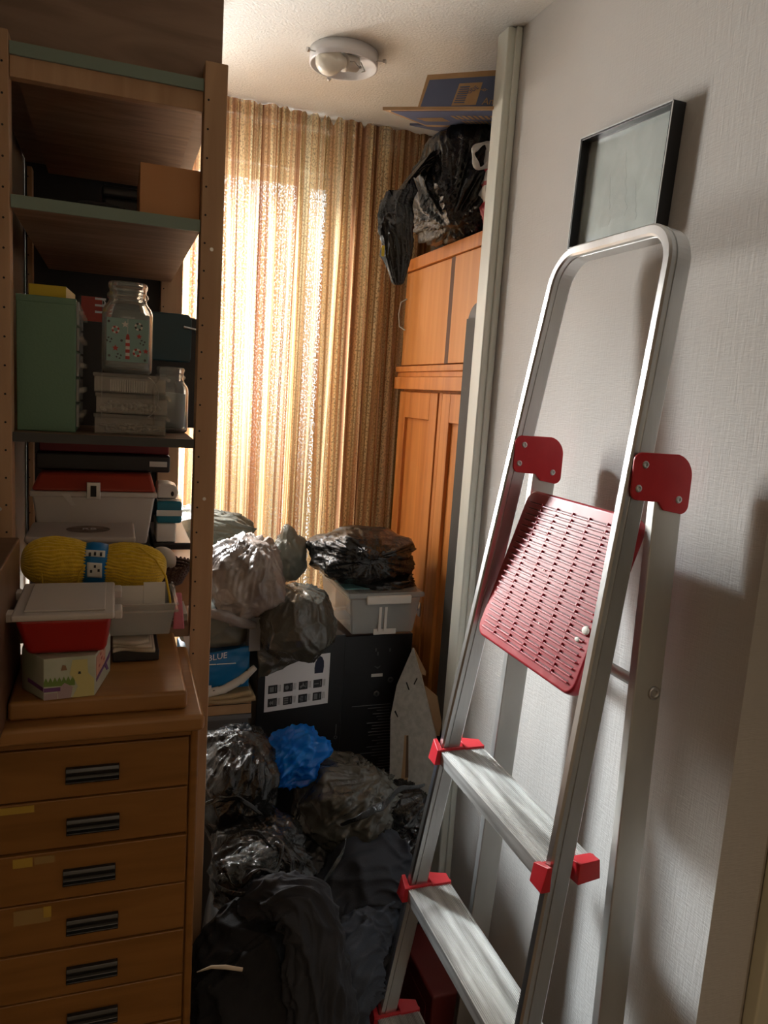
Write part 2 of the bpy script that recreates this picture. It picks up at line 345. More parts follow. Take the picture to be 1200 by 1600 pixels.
def text(s, string, size, T, depth=.0004, align='LEFT'):
    """adds lettering to a mesh collector; T maps text plane (x right, y up) to the world"""
    cu = bpy.data.curves.new('t', 'FONT'); cu.body = string; cu.size = size; cu.extrude = depth; cu.align_x = align; cu.resolution_u = 2
    ob = bpy.data.objects.new('t', cu); C.objects.link(ob)
    dg = bpy.context.evaluated_depsgraph_get(); me = bpy.data.meshes.new_from_object(ob.evaluated_get(dg))
    s._f([T @ v.co for v in me.vertices], [tuple(p.vertices) for p in me.polygons])
    bpy.data.objects.remove(ob); bpy.data.curves.remove(cu); bpy.data.meshes.remove(me)
    return s
def frameT(o, xdir, ydir):
    x = Vector(xdir).normalized(); y = Vector(ydir).normalized(); z = x.cross(y)
    return Matrix(((x.x, y.x, z.x, o[0]), (x.y, y.y, z.y, o[1]), (x.z, y.z, z.z, o[2]), (0, 0, 0, 1)))

# ------------------------------------------------------------------ room shell
CEIL = 2.464; XW = .78; XL = -.19; YB = 2.30
s = B()
WX0, WX1, WZ0, WZ1 = -.15, .63, .95, 2.335     # window opening
s.box(XL-.1, WX0, YB, YB+.12, 0, CEIL).box(WX1, 1.40, YB, YB+.12, 0, CEIL).box(WX0, WX1, YB, YB+.12, 0, WZ0).box(WX0, WX1, YB, YB+.12, WZ1, CEIL)
struct(s.build('wall_back', 'white_wall'))
s = B().box(WX0, WX0+.035, YB+.04, YB+.09, WZ0, WZ1).box(WX1-.035, WX1, YB+.04, YB+.09, WZ0, WZ1).box(WX0+.035, WX1-.035, YB+.04, YB+.09, WZ0, WZ0+.035).box(WX0+.035, WX1-.035, YB+.04, YB+.09, WZ1-.035, WZ1)
win = struct(s.build('window_1', 'pvc', bevel=.002))
B().box(.505, .545, YB+.045, YB+.085, WZ0+.035, WZ1-.035).build('window_mullion', 'pvc', win)
B().box(WX0-.03, WX1+.03, YB-.03, YB+.04, WZ0-.02, WZ0).build('window_sill', 'pvc', win)
B().box(WX0+.03, WX1-.03, YB+.062, YB+.064, WZ0+.03, WZ1-.03).build('window_pane', 'pane', win)
struct(bx('ceiling', 'plaster', None, -1.3, 1.5, -1.6, YB+.12, CEIL, CEIL+.08))
struct(bx('floor', 'floor', None, -1.3, 1.5, -1.6, YB+.12, -.06, 0))
struct(bx('wall_left', 'hall_wall', None, XL-.1, XL, .80, YB, 0, CEIL))
struct(bx('wall_right', 'wall_paper', None, XW, .86, .725, 1.57, 0, CEIL))
struct(bx('wall_right_far', 'white_wall', None, 1.30, 1.40, 1.47, YB, 0, CEIL))
struct(bx('wall_right_inner', 'white_wall', None, .86, 1.30, 1.47, 1.57, 0, CEIL))
struct(bx('wall_behind', 'hall_wall', None, -1.3, 1.5, -1.6, -1.5, 0, CEIL))
struct(bx('wall_hall_left', 'hall_wall', None, -1.3, -1.2, -1.5, .90, 0, CEIL))
struct(bx('wall_hall_front', 'hall_wall', None, -1.2, XL-.1, .80, .90, 0, CEIL))
struct(bx('wall_hall_right', 'hall_wall', None, .93, 1.03, -1.5, .725, 0, CEIL))
struct(bx('wall_hall_nib', 'hall_wall', None, .86, 1.03, .725, .80, 0, CEIL))
struct(bx('trim_2', 'trim_cream', None, .862, .93, .700, .724, 0, CEIL, bevel=.004))
d = struct(bx('door_1', 'door_paint', None, .895, .929, -.15, .698, 0, 2.1, bevel=.003))
# jamb post at the end of the papered wall
s = B().box(.749, XW-.001, 1.513, 1.562, 0, CEIL-.001)
struct(s.build('trim_1', 'trim', bevel=.004))
s = B().box(.764, XW-.001, 1.506, 1.513, 0, CEIL-.001)
struct(s.build('trim_3', 'trim', bevel=.003))

# ------------------------------------------------------------------ curtain
rnd = random.Random(4)
def curtain():
    x0, x1, z0, z1 = .135, .90, .25, 2.4638
    nu, nv = 540, 90
    bm = bmesh.new(); uvl = bm.loops.layers.uv.new('UVMap')
    notch = [at(px, 185, 'Y', 2.2).x for px in (454, 483, 502, 522, 570)]; nd = [.010, .014, .024, .024, .016]
    V = []
    for j in range(nv+1):
        v = j/nv; row = []
        for i in range(nu+1):
            u = i/nu; x = x0+(x1-x0)*u; z = z0+(z1-z0)*v
            sway = (1-v)**1.3
            n1 = noise.noise(Vector((x*6, z*.35, 3.1))); n2 = noise.noise(Vector((x*17, z*.5, 9)))
            ph = x*2*PI/.058 + 3.4*n1 + 1.6*n2 + .5*math.sin(z*1.2+x*7)
            amp = (.012+.016*abs(n2)+.010*sway)*(.40+.60*min(1, (1-v)*5))
            y = 2.205 + amp*math.sin(ph) + .006*math.sin(ph*2.3+1.7) + .012*n1*sway
            xx = x + .012*math.cos(ph)*.8 + .03*sway*n1
            if j == nv or True:
                top = 0
                if v > .95:
                    for nx, dd in zip(notch, nd):
                        top = max(top, dd*max(0, 1-abs(xx-nx)/.010))
                    top += .0015*abs(math.sin(x*2*PI/.08))
                zz = z - top*((v-.95)/.05 if v > .95 else 0)
            row.append(bm.verts.new((xx, y, zz)))
        V.append(row)
    for j in range(nv):
        for i in range(nu):
            f = bm.faces.new((V[j][i], V[j][i+1], V[j+1][i+1], V[j+1][i])); f.smooth = True
            for l, (a, b) in zip(f.loops, ((i, j), (i+1, j), (i+1, j+1), (i, j+1))): l[uvl].uv = (a/nu*1.5+.6, b/nv*2.2)
    s = B(); s.bm.free(); s.bm = bm
    # keep uvs: build by hand
    me = bpy.data.meshes.new('curtain'); bm.to_mesh(me); bm.free(); me.materials.append(M['curtain'])
    return me
cur = thing('curtain', 'floor-length brown, orange and cream striped loose-weave curtain drawn across the sunlit window', 'curtain', (0, 0, 0))
o = bpy.data.objects.new('curtain_cloth', curtain()); C.objects.link(o); o.parent = cur
B().box(-.17, .90, 2.232, 2.2995, 2.437, 2.4635).build('curtain_rail_light_board', 'pvc', cur)  # rail widened into a board to stop window light leaking onto the ceiling

# ------------------------------------------------------------------ ceiling lamp
lc = Vector((.482, 1.80, CEIL))
lamp = thing('ceiling_lamp', 'round white ceiling lamp base with a bare bulb, its glass shade missing', 'lamp', lc)
s = B(); s.lathe([(.0, -.001), (.078, -.001), (.078, -.030), (.0755, -.031), (.0735, -.030), (.072, -.008), (.0, -.006)], lc, 56)
s.build('lamp_base', 'lamp_white', lamp)
bd = Vector((-.82, -.36, -.22)).normalized(); b0 = lc+Vector((.030, .006, -.016))
B().lathe([(.0, 0), (.017, 0), (.017, .030), (.019, .033), (.019, .038), (.0, .038)], b0, 28, bd).build('bulb_holder', 'white_plastic', lamp)
B().lathe([(.012, .034), (.015, .044), (.022, .056), (.0285, .070), (.030, .080), (.028, .092), (.021, .102), (.010, .108), (.0, .109)], b0, 32, bd).build('light_bulb', 'bulb', lamp)
for a in (200, 325, 95):
    c = lc+Vector((math.cos(math.radians(a))*.075, math.sin(math.radians(a))*.075, -.022)); dr = Vector((math.cos(math.radians(a)), math.sin(math.radians(a)), -.1))
    s = B().cyl(c, c+dr*.022, .0014, 8); s.cyl(c+dr*.019, c+dr*.025, .0050, 12); s.build('thumb_screw', 'steel', lamp)
s = B(); s.tube([b0+Vector((.0, 0, .006)), b0+Vector((.010, -.016, -.012)), b0+Vector((.004, -.026, -.018)), b0+Vector((-.012, -.03, -.008)), b0+Vector((-.024, -.04, -.014))], .0016, 8)
s.tube([b0+Vector((.012, 0, .006)), b0+Vector((.020, -.010, -.016)), b0+Vector((.010, -.018, -.022))], .0014, 8)
s.build('lamp_wire', 'wire', lamp)

# ------------------------------------------------------------------ wardrobe
wd = thing('wardrobe', 'tall orange-brown wooden wardrobe with a top cupboard, beside the curtain', 'wardrobe', (1.02, 1.9, 0))
Y0, Y1 = 1.605, 2.165
B().box(.822, 1.27, Y0, Y1, .02, 2.075).build('carcass', 'ward', wd)
B().box(.798, 1.27, Y0, Y1, 2.060, 2.093).build('top_board', 'ward', wd, .002)
B().box(.790, 1.27, Y0, Y1+.004, 1.722, 1.757).box(.797, 1.27, Y0, Y1, 1.757, 1.772).box(.792, 1.27, Y0, Y1+.002, 1.772, 1.788).build('cornice', 'ward', wd, .002)
B().box(.806, .821, 1.838, Y1-.004, 1.792, 2.058).build('top_door', 'ward_lt', wd, .0015)
B().box(.802, .821, Y0, 1.812, 1.792, 2.058).build('top_door', 'ward_lt', wd, .0015)
B().box(.8035, .8215, 1.8125, 1.8375, 1.792, 2.058).build('door_gap', 'ward_dk', wd)
def panel_door(y0, y1, z0=.10, z1=1.716):
    st = .052
    s = B().box(.803, .821, y0, y0+st, z0, z1).box(.803, .821, y1-st, y1, z0, z1).box(.803, .821, y0+st, y1-st, z1-.075, z1).box(.803, .821, y0+st, y1-st, z0, z0+.09)
    dr = s.build('door', 'ward', wd, .0025)
    B().box(.813, .8205, y0+st, y1-st, z0+.09, z1-.075).build('door_panel', 'ward_lt' if False else 'ward', dr)
    return dr
d1 = panel_door(1.862, 2.148); d2 = panel_door(Y0+.0, 1.832)
B().box(.806, .812, 1.838, 1.856, .10, 1.716).build('centre_strip', 'ward', wd)
B().box(.8, .8025, 1.868, 1.884, 1.10, 1.14).cyl((.8025, 1.876, 1.12), (.792, 1.876, 1.12), .004, 10).build('lock_plate', 'steel', d1, .001)
B().box(.81, 1.27, Y0, Y1, .0, .095).build('plinth', 'ward', wd)
hk = at(630, 487, 'X', .80)
B().tube([(.806, 2.148, 1.985), (.792, 2.16, 1.975), (.789, 2.166, 1.94), (.792, 2.16, 1.905), (.806, 2.148, 1.895)], .0022, 8).build('wire_handle', 'wire', wd)

# dark rounded panel leaning between wardrobe and jamb post
s = B(); P = []
ya, yb, zt = 1.6, 1.662, 1.925
for k in range(13):
    a = PI/2*k/12; P.append((.775, yb-.05+.05*math.sin(PI/2-a+0) if False else yb-.05*(1-math.cos(a)), zt-.05*(1-math.sin(a))))
P = [(.775, yb, .40)]+P+[(.775, ya-.0, zt), (.775, ya-.0, .40)]
P = [(.788, p[1], p[2]) for p in P]
fp = thing('folded_board', 'tall dark-edged board with a rounded top corner, standing between wardrobe and door post', 'board', (.78, 1.66, 0.02))
B().prism(P, (-.010, 0, 0)).build('board_panel', 'dark_case', fp, .002)
B().box(.7745, .7775, 1.602, 1.658, .42, 1.89).build('board_facing', mat('grey_facing', (.055, .052, .046), .7), fp)
B().box(.779, .787, 1.62, 1.70, 0.0, .41).build('board_foot', 'dark_case', fp)

# ------------------------------------------------------------------ picture
pc = thing('picture_frame', 'small deep black picture frame with a misty green forest print on the papered wall', 'picture', (.775, 1.10, 1.96))
fT = Matrix.Translation((.757, 1.10, 2.064)) @ Matrix.Rotation(math.radians(3.0), 4, 'X')
hy, hz, th, dp = .119, .093, .005, .0225
s = B(); s.T = fT
s.box(0, dp, -hy, -hy+th, -hz, hz).box(0, dp, hy-th, hy, -hz, hz).box(0, dp, -hy+th, hy-th, hz-th, hz).box(0, dp, -hy+th, hy-th, -hz, -hz+th)
s.build('frame', 'frame_black', pc, .0006)
s = B(); s.T = fT
e_ = .0016
s.box(-.0008, .0002, -hy, -hy+e_, -hz, hz).box(-.0008, .0002, hy-e_, hy, -hz, hz).box(-.0008, .0002, -hy, hy, hz-e_, hz).box(-.0008, .0002, -hy, hy, -hz, -hz+e_)
s.build('frame_edge', 'frame_edge', pc)
s = B(); s.T = fT; s.box(dp-.003, dp-.001, -hy+th, hy-th, -hz+th, hz-th); s.build('print', 'picture', pc)
s = B(); s.T = fT
for (yc, zb, w, h) in ((.045, -.06, .020, .085), (.010, -.05, .030, .105), (-.028, -.06, .018, .06)):
    pts = [(dp-.0034, yc-w*(1-k/8.)*(1 if k % 2 else .66), zb+h*k/8.) for k in range(9)]+[(dp-.0034, yc+w*(1-k/8.)*(1 if k % 2 else .66), zb+h*k/8.) for k in range(7, -1, -1)]
    s.prism(pts, (.0003, 0, 0))
s.build('spruce_print', mat('pale_spruce', (.27, .33, .30), .5, c2=(.22, .28, .26), scale=(60, 60, 60)), pc)
s = B(); s.T = fT; s.box(dp-.006, dp-.005, -hy+th, hy-th, -hz+th, hz-th); s.build('glass', 'pic_glass', pc)

# ------------------------------------------------------------------ step ladder
LC = Vector((.569, 1.0, CZ-.632)); lean = math.radians(7.6); W0 = .1935; KT = .049; TOP = .897; PITCHL = .2813
e1 = Vector((0, -1, 0)); e2 = Vector((math.sin(lean), 0, math.cos(lean))); nn = Vector((math.cos(lean), 0, -math.sin(lean)))
ld = thing('step_ladder', 'aluminium step ladder with red platform and red step caps, leaning by the papered wall', 'ladder', (.55, 1.0, 0))
def LP(a, b, c): return LC + e1*a + e2*b + nn*c      # across, along, depth
SB = -LC.z/e2.z
def urail():
    path = []
    wt = W0-KT*TOP; wb = W0-KT*SB; R = .062
    ang = math.atan(KT)
    # right side bottom -> top -> left
    ex = .004
    path.append((wb, SB+ex))
    for k in range(1, 24): q = k/24.; path.append((wb+(wt-wb)*q*.93, SB+(TOP-SB)*q*.93))
    cx, cy = wt-R+.002, TOP-R
    for k in range(0, 13):
        a = ang+(PI/2-ang)*k/12.; path.append((cx+R*math.cos(a), cy+R*math.sin(a)))
    left = [(-a, b) for a, b in path[::-1]]
    return path+left
pth = urail()
RD, RT = .037, .0165
prof = []   # (inward, depth) rounded rectangle cross-section with shallow grooves
pr = [(.0, .003), (.003, 0), (RT-.003, 0), (RT, .003), (RT, .009), (RT-.002, .0095), (RT-.002, .012), (RT, .0125), (RT, RD-.003), (RT-.003, RD), (.003, RD), (0, RD-.003), (0, .0125), (.0018, .012), (.0018, .0095), (0, .009)]
vs = []; n = len(pth); m = len(pr)
for i, (a, b) in enumerate(pth):
    t = Vector((pth[min(i+1, n-1)][0]-pth[max(i-1, 0)][0], pth[min(i+1, n-1)][1]-pth[max(i-1, 0)][1])).normalized()
    inw = Vector((-t.y, t.x))       # points inside of the U
    for (w, d) in pr: vs.append(LP(a+inw.x*w, b+inw.y*w, d))
s = B(); s._f(vs, [(i*m+k, i*m+(k+1) % m, (i+1)*m+(k+1) % m, (i+1)*m+k) for i in range(n-1) for k in range(m)], False)
s._f(vs[:m], [tuple(range(m))]); s._f(vs[-m:], [tuple(range(m))])
fr = s.build('front_frame', 'alu', ld, weld=True)
for p in fr.data.polygons: p.use_smooth = False
for k in range(4):
    b = -k*PITCHL; wi = W0-KT*b-RT
    z = LP(0, b, 0).z; xf = LP(0, b, 0).x-.004
    D = .086; zt = z; 
    s = B().box(xf, xf+D, 1.0-wi, 1.0+wi, zt-.022, zt-.002)
    for j in range(26): s.box(xf+.003+j*.0031, xf+.003+j*.0031+.0016, 1.0-wi+.004, 1.0+wi-.004, zt-.002, zt-.0004)
    s.box(xf-.001, xf+.002, 1.0-wi, 1.0+wi, zt-.024, zt)
    st = s.build('step', 'tread', ld)
    for sg in (-1, 1):
        yi = 1.0+sg*wi; t = sg
        s = B()
        def Q(x0, x1, ya, yb_, z0, z1): s.box(x0, x1, min(ya, yb_), max(ya, yb_), z0, z1)
        Q(xf-.003, xf+D+.002, yi-t*.006, yi+t*.0004, zt-.024, zt+.003)                # inner cheek
        # front wedge wrapping around the rail
        a0, a1 = yi-t*.008, yi+t*(RT+.006)
        s.hexa([(xf-.012, a0, zt-.025), (xf-.012, a1, zt-.025), (xf+.003, a1, zt-.025), (xf+.003, a0, zt-.025), (xf-.008, a0, zt+.003), (xf-.004, a1, zt+.012), (xf+.003, a1, zt+.012), (xf+.003, a0, zt+.003)])
        s.hexa([(xf+RD+.010, a0, zt-.025), (xf+RD+.010, a1, zt-.022), (xf+D+.002, a1-t*.006, zt-.022), (xf+D+.002, a0, zt-.025), (xf+RD+.010, a0, zt+.003), (xf+RD+.010, a1, zt+.010), (xf+D, a1-t*.008, zt+.006), (xf+D, a0, zt+.003)])
        s.build('step_cap', 'red', st, .001)
# rear legs
def rleg(sg):
    yt = 1.0-.0+sg*.160; yb2 = 1.0+sg*.232
    s = B(); w = .016; d = .046
    zt, zb = 1.590, 0.0
    xt, xb = .690, .655
    y_i0, y_o0 = (yt-w/2, yt+w/2); y_i1, y_o1 = (yb2-w/2, yb2+w/2)
    s.hexa([(xb, y_i1, zb), (xb+d, y_i1, zb), (xb+d, y_o1, zb), (xb, y_o1, zb), (xt, y_i0, zt), (xt+d, y_i0, zt), (xt+d, y_o0, zt), (xt, y_o0, zt)])
    return s.build('rear_leg', 'alu_dull', ld, .002)
for sg in (-1, 1):
    lg = rleg(sg)
zz = 1.70-.40*.80; yv = .175
s = B().cyl((.716, 1.0-.176, 1.313), (.716, 1.0+.176, 1.313), .0085, 16)
rb = s.build('rear_brace', 'alu_dull', ld)
for sg in (-1, 1): 
    s = B().lathe([(.005, 0), (.005, .003), (.0095, .003), (.0095, 0)], (.716, 1.0+sg*.181, 1.313), 24, (0, sg, 0)); s.build('brace_ring', 'steel', rb)
# hinge plates
def plate(sg):
    y = (1.1475 if sg > 0 else .8318); b = LP(0, 0, 0)
    zc = 1.617; xr = LP(0, (zc-LC.z)/e2.z, 0).x
    w = .105; h = .062
    pts = []
    def arc(cx, cz, r, a0, a1, n=8):
        for k in range(n+1):
            a = math.radians(a0+(a1-a0)*k/n); pts.append((cx+r*math.cos(a), y, cz+r*math.sin(a)))
    x0, x1 = xr-.002+.006, xr+w; z0, z1 = zc-h/2, zc+h/2
    arc(x0+.012, z1-.012, .012, 180, 90); arc(x1-.036, z1-.032, .032, 80, 0, 12); arc(x1-.016, z0-.008, .012, 0, -90); 
    pts.append((x1-.045, y, z0-.015)); pts.append((x1-.055, y, z0-.004))
    arc(x0+.012, z0+.010, .012, 270, 180)
    # tilt with the rail
    s = B(); s.prism(pts, (0, sg*.004, 0)); p = s.build('hinge_plate', 'red', ld, .001)
    yo = -.0016 if sg < 0 else -.0016
    for (px, pz) in ((x0+.018, z1-.016), (x0+.011, z0+.014), (x1-.022, z0+.000)):
        yy = y+(-.004 if sg < 0 else 0)
        s = B().lathe([(.0018, .0), (.0018, .0018), (.0045, .0014), (.0052, 0)], (px, yy, pz), 18, (0, -1, 0)); s.lathe([(0, .0004), (.0019, .0004)], (px, yy, pz), 12, (0, -1, 0)); s.build('rivet', 'steel', p)
    return p
# far plate sits on the inner side of the far rail, near plate on the outside of the near rail
def place_plate(sg):
    pass
PL = []
for sg in (-1, 1):
    p = plate(sg); PL.append(p)
# platform, tipped up
pt = Vector((.684, 1.0, 1.556)); pb = Vector((.602, 1.0, 1.300))
ax = (pt-pb); Lp = ax.length; ax.normalize(); nrm = Vector((-ax.z, 0, ax.x)); 
PT = Matrix(((0, ax.x, nrm.x, pb.x), (-1, ax.y, nrm.y, pb.y), (0, ax.z, nrm.z, pb.z), (0, 0, 0, 1)))   # x: towards camera side, y: up the board, z: out of the face
s = B(); s.T = PT
HW = .150
def rpoly(hx0, hx1, y0, y1, r, z):
    out = []
    for (cx, cy, a0) in ((hx1-r, y1-r, 0), (hx0+r, y1-r, 90), (hx0+r, y0+r, 180), (hx1-r, y0+r, 270)):
        for k in range(7): a = math.radians(a0+15*k); out.append((cx+r*math.cos(a), cy+r*math.sin(a), z))
    return out
s.prism(rpoly(-HW, HW, 0, Lp, .022, -.020), (0, 0, .020))
pf = s.build('platform', 'red_dull', ld, .005, 3)
s = B(); s.T = PT
rows, cols = 23, 6
cw = (2*HW-.030)/cols; rh = (Lp-.030)/rows
for i in range(rows):
    y = .015+i*rh
    for c in range(cols):
        x = -HW+.015+c*cw+.0015*(i % 2)
        s.box(x+.002, x+cw-.002, y, y+.0028, -.0005, .0030)
        if 0 < c: s.box(x-.0012, x+.0016, y, y+rh*.62, -.0005, .0032)
s.build('platform_ribs', 'red_dull', pf, .0004, 1)
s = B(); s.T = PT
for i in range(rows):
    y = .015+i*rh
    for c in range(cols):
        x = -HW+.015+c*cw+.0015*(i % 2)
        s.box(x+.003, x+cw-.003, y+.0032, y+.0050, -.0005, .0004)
s.build('groove_shade', mat('dark_red_shade', (.10, .008, .012), .6), pf)  # dark red strips paint the shadow lines beside the ribs
s = B(); s.T = PT
for (px_, py_, rr_, sc_) in ((HW-.020, .095, .008, (1, .8, .35)), (HW-.030, .078, .006, (1, .6, .35)), (-.02, .150, .0025, (1, 1, .4)), (.02, .07, .002, (1, 1, .4))):
    s = B(); s.T = PT; s.sphere((px_, py_, .002), rr_, sc_); s.build('paint_spot', 'paint_drip', pf)

# ------------------------------------------------------------------ shelving unit
sh = thing('shelf_unit', 'open pine shelving unit with drilled posts, crowded with boxes and jars', 'shelving', (0, 1.54, 0))
YF, YBk = 1.209, 1.855
posts = []
for (x0, x1, y0, y1, zt) in ((-.173, -.1405, YF, YF+.034, 2.150), (.1175, .1505, YF, YF+.034, 2.162), (-.182, -.172, YBk, YBk+.034, 2.13), (.095, .143, YBk, YBk+.034, 2.13)):
    p = B().box(x0, x1, y0, y1, 0, zt).build('post', 'pine', sh, .0015)
    s = B(); z = .30
    while z < zt-.02:
        s.cyl((x1-.008 if x0 < 0 else x0+.006, y0+.002, z), (x1-.008 if x0 < 0 else x0+.006, y0-.0004, z), .0016, 8); z += .0402
    s.build('peg_holes', 'dark_hole', p)
B().box(-.1400, .117, YF+.008, YF+.026, 2.094, 2.1305).build('top_rail', 'pine', sh, .001)
for nm, z, m_, e_m, th in (('shelf_board', 2.137, 'ply', 'green_edge', .016), ('shelf_board', 1.9405, 'ply', 'green_edge', .0165), ('shelf_board', 1.612, 'ply_dark', 'black_edge', .013), ('shelf_board', 1.309, 'ply', 'pine', .017), ('shelf_board', .9, 'ply', 'pine', .017)):
    y0 = YF+.007
    b = B().box(-.1395, .1165, y0, YBk-.001, z-th, z).build(nm, m_, sh)
    if z > 1.4: B().box(-.1395, .1165, y0-.004, y0, z-th, z+.0005).build('front_edge', e_m, b)
for z in (1.70, 2.02): 
    s = B(); 
for z, zz2 in ((.5, 1), (1.25, 1)): B().box(.119, .149, YF+.034, YBk, z, z+.034).build('side_rail', 'pine', sh)
s = B()
for z in (1.5, 1.88): s.cyl((-.157, YF+.0005, z), (-.157, YF-.0015, z), .0028, 10); s.cyl((.134, YF+.0005, z+.02), (.134, YF-.0015, z+.02), .0028, 10)
s.build('screw_heads', 'steel', sh)

B().box(-.1895, .097, YBk+.035, YBk+.041, 1.30, 2.30).build('added_light_blocking_board', 'dark_case', sh)  # dark board added to keep the open window's light out of the shelves

# plywood crate on top
cr = thing('plywood_crate', 'big dark plywood crate standing on top of the shelving unit', 'crate', (0, 1.5, 2.138))
B().box(-.184, .1455, YF+.035, YBk, 2.1375, 2.455).build('crate_body', mat('crate_plywood', (.22, .145, .10), .6, c2=(.31, .21, .15), scale=(5, 26, 26), detail=6, distort=1.), cr, .002)
B().box(-.184, .1455, YF+.0342, YF+.035, 2.34, 2.3412).build('board_joint', 'dark_hole', cr)

# ---- top shelf contents
Z2 = 1.941
a = at(213, 330, 'Y', 1.235); 
t = thing('cardboard_box', 'plain orange-brown cardboard box at the right end of the top open shelf', 'box', (.075, 1.30, Z2))
B().box(.0305, .1165, 1.225, 1.40, Z2, 2.013).build('box_body', 'card_orange', t, .001)
t = thing('storage_case', 'long low grey-green case lying at the back of the top open shelf', 'case', (-.06, 1.7, Z2))
B().box(-.14, -.03, 1.55, 1.80, Z2, Z2+.055).build('case_body', mat('dusty_green', (.10, .10, .075), .6), t, .004); B().box(-.141, -.029, 1.548, 1.802, Z2+.038, Z2+.042).build('case_seam', 'dark_hole', t)
t = thing('toolbox', 'dark lidded toolbox behind the orange-brown box on the top shelf', 'box', (.02, 1.62, Z2))
B().box(-.025, .085, 1.50, 1.78, Z2, Z2+.075).build('toolbox_body', 'dark_case', t, .006)
B().box(-.028, .088, 1.497, 1.783, Z2+.075, Z2+.095).build('toolbox_lid', 'dark_case', t, .006)
B().box(.012, .022, 1.4965, 1.4985, Z2+.045, Z2+.052).build('toolbox_sticker', 'paper', t)
t = thing('folded_cloth', 'folded dark cloth lying on the front of the top open shelf', 'cloth', (-.02, 1.3, Z2))
s = B()
s.grid(lambda u, v: Vector((-.07+.08*u, 1.23+.12*v, Z2+.004+.010*(1-(2*u-1)**2)*(1-(2*v-1)**4)+.003*noise.noise(Vector((u*5, v*5, 1))))), 24, 24)
s.build('cloth_fold', 'cloth_black', t, solid=.003)

# ---- middle shelf contents
Z3 = 1.6125
t = thing('parts_cabinet', 'sage-green metal small-parts cabinet with clear knobbed drawers on its side', 'cabinet', (-.10, 1.34, Z3))
B().box(-.1395, -.0575, 1.262, 1.42, Z3, 1.812).build('cabinet_shell', 'metal_green', t, .0015)
B().box(-.1398, -.0572, 1.2615, 1.4205, 1.803, 1.813).build('top_fold', 'metal_green', t, .001)
for k in range(5):
    z = Z3+.008+k*.0385
    dr = B().box(-.0573, -.053, 1.266, 1.416, z, z+.035).build('drawer', 'clear_cloudy', t, .001)
    for y in (1.272, 1.34, 1.405): B().cyl((-.053, y, z+.018), (-.046, y, z+.018), .004, 12).build('drawer_knob', 'clear', dr)
t = thing('yellow_box', 'small bright yellow card box lying on the green metal cabinet', 'box', (-.10, 1.34, 1.8135))
s = B(); s.T = Matrix.Translation((-.094, 1.33, 1.8135)) @ Matrix.Rotation(math.radians(-4), 4, 'Z')
s.box(-.026, .026, -.055, .055, 0, .017); s.build('box_body', 'yellow', t, .0006)
s = B(); s.T = Matrix.Translation((-.094, 1.33, 1.8135)) @ Matrix.Rotation(math.radians(-4), 4, 'Z')
s.box(-.0263, -.0260, -.05, .05, .002, .015); s.build('box_side', 'card', t)

tray0 = None
def tray(z, h, dx, rot, cont, label):
    t = thing('plastic_box', label, 'box', (.023+dx, 1.33, z), 'stacked clear plastic boxes on the middle shelf')
    T = Matrix.Translation((.023+dx, 1.325, z)) @ Matrix.Rotation(math.radians(rot), 4, 'Z')
    hx, hy, w = .053, .062, .0016
    s = B(); s.T = T
    s.box(-hx, hx, -hy, hy, 0, w)
    for q in ((-hx, hx, -hy, -hy+w), (-hx, hx, hy-w, hy)): s.box(q[0], q[1], q[2], q[3], w, h-.006)
    for q in ((-hx, -hx+w, -hy+w, hy-w), (hx-w, hx, -hy+w, hy-w)): s.box(q[0], q[1], q[2], q[3], w, h-.006)
    s.build('tray_body', 'clear', t, .0005)
    s = B(); s.T = T; s.box(-hx-.002, hx+.003, -hy-.002, hy+.002, h-.006, h-.0003); s.box(hx+.002, hx+.007, -hy+.004, -hy+.014, h-.009, h-.003)
    s.build('tray_lid', 'clear', t, .001)
    s = B(); s.T = T; r = random.Random(int(z*1000))
    if cont == 'dark':
        for _ in range(70):
            x, y = r.uniform(-hx+.008, hx-.008), r.uniform(-hy+.008, hy-.008); zz = r.uniform(.003, .012); d = Vector((r.uniform(-1, 1), r.uniform(-1, 1), r.uniform(-.2, .2))).normalized()*r.uniform(.004, .008)
            s.cyl((x-d.x, y-d.y, max(.0025, zz-d.z)), (x+d.x, y+d.y, zz+d.z), .0016, 6)
        c = s.build('hooks', 'black_edge', t); c['kind'] = 'stuff'
    elif cont == 'cards':
        for k in range(16): s.box(-.030+k*.0035, -.030+k*.0035+.0016, -hy+.004, hy-.01, .002, h-.010)
        c = s.build('cards', 'paper', t); c['kind'] = 'stuff'
    else:
        for _ in range(60): 
            x, y = r.uniform(-hx+.008, hx-.008), r.uniform(-hy+.008, hy-.008)
            s.sphere((x, y, r.uniform(.004, .014)), .0042, sub=1)
        c = s.build('beads', mat('grey_beads', (.25, .24, .21), .4), t); c['kind'] = 'stuff'
tray(Z3+.0005, .031, .0, 0, 'dark', 'bottom one of three stacked clear plastic boxes, filled with dark bits')
tray(Z3+.0325, .031, .001, 1, 'beads', 'middle one of three stacked clear plastic boxes')
tray(Z3+.0645, .030, .0, -1, 'cards', 'top one of three stacked clear plastic boxes, carrying the big glass jar')

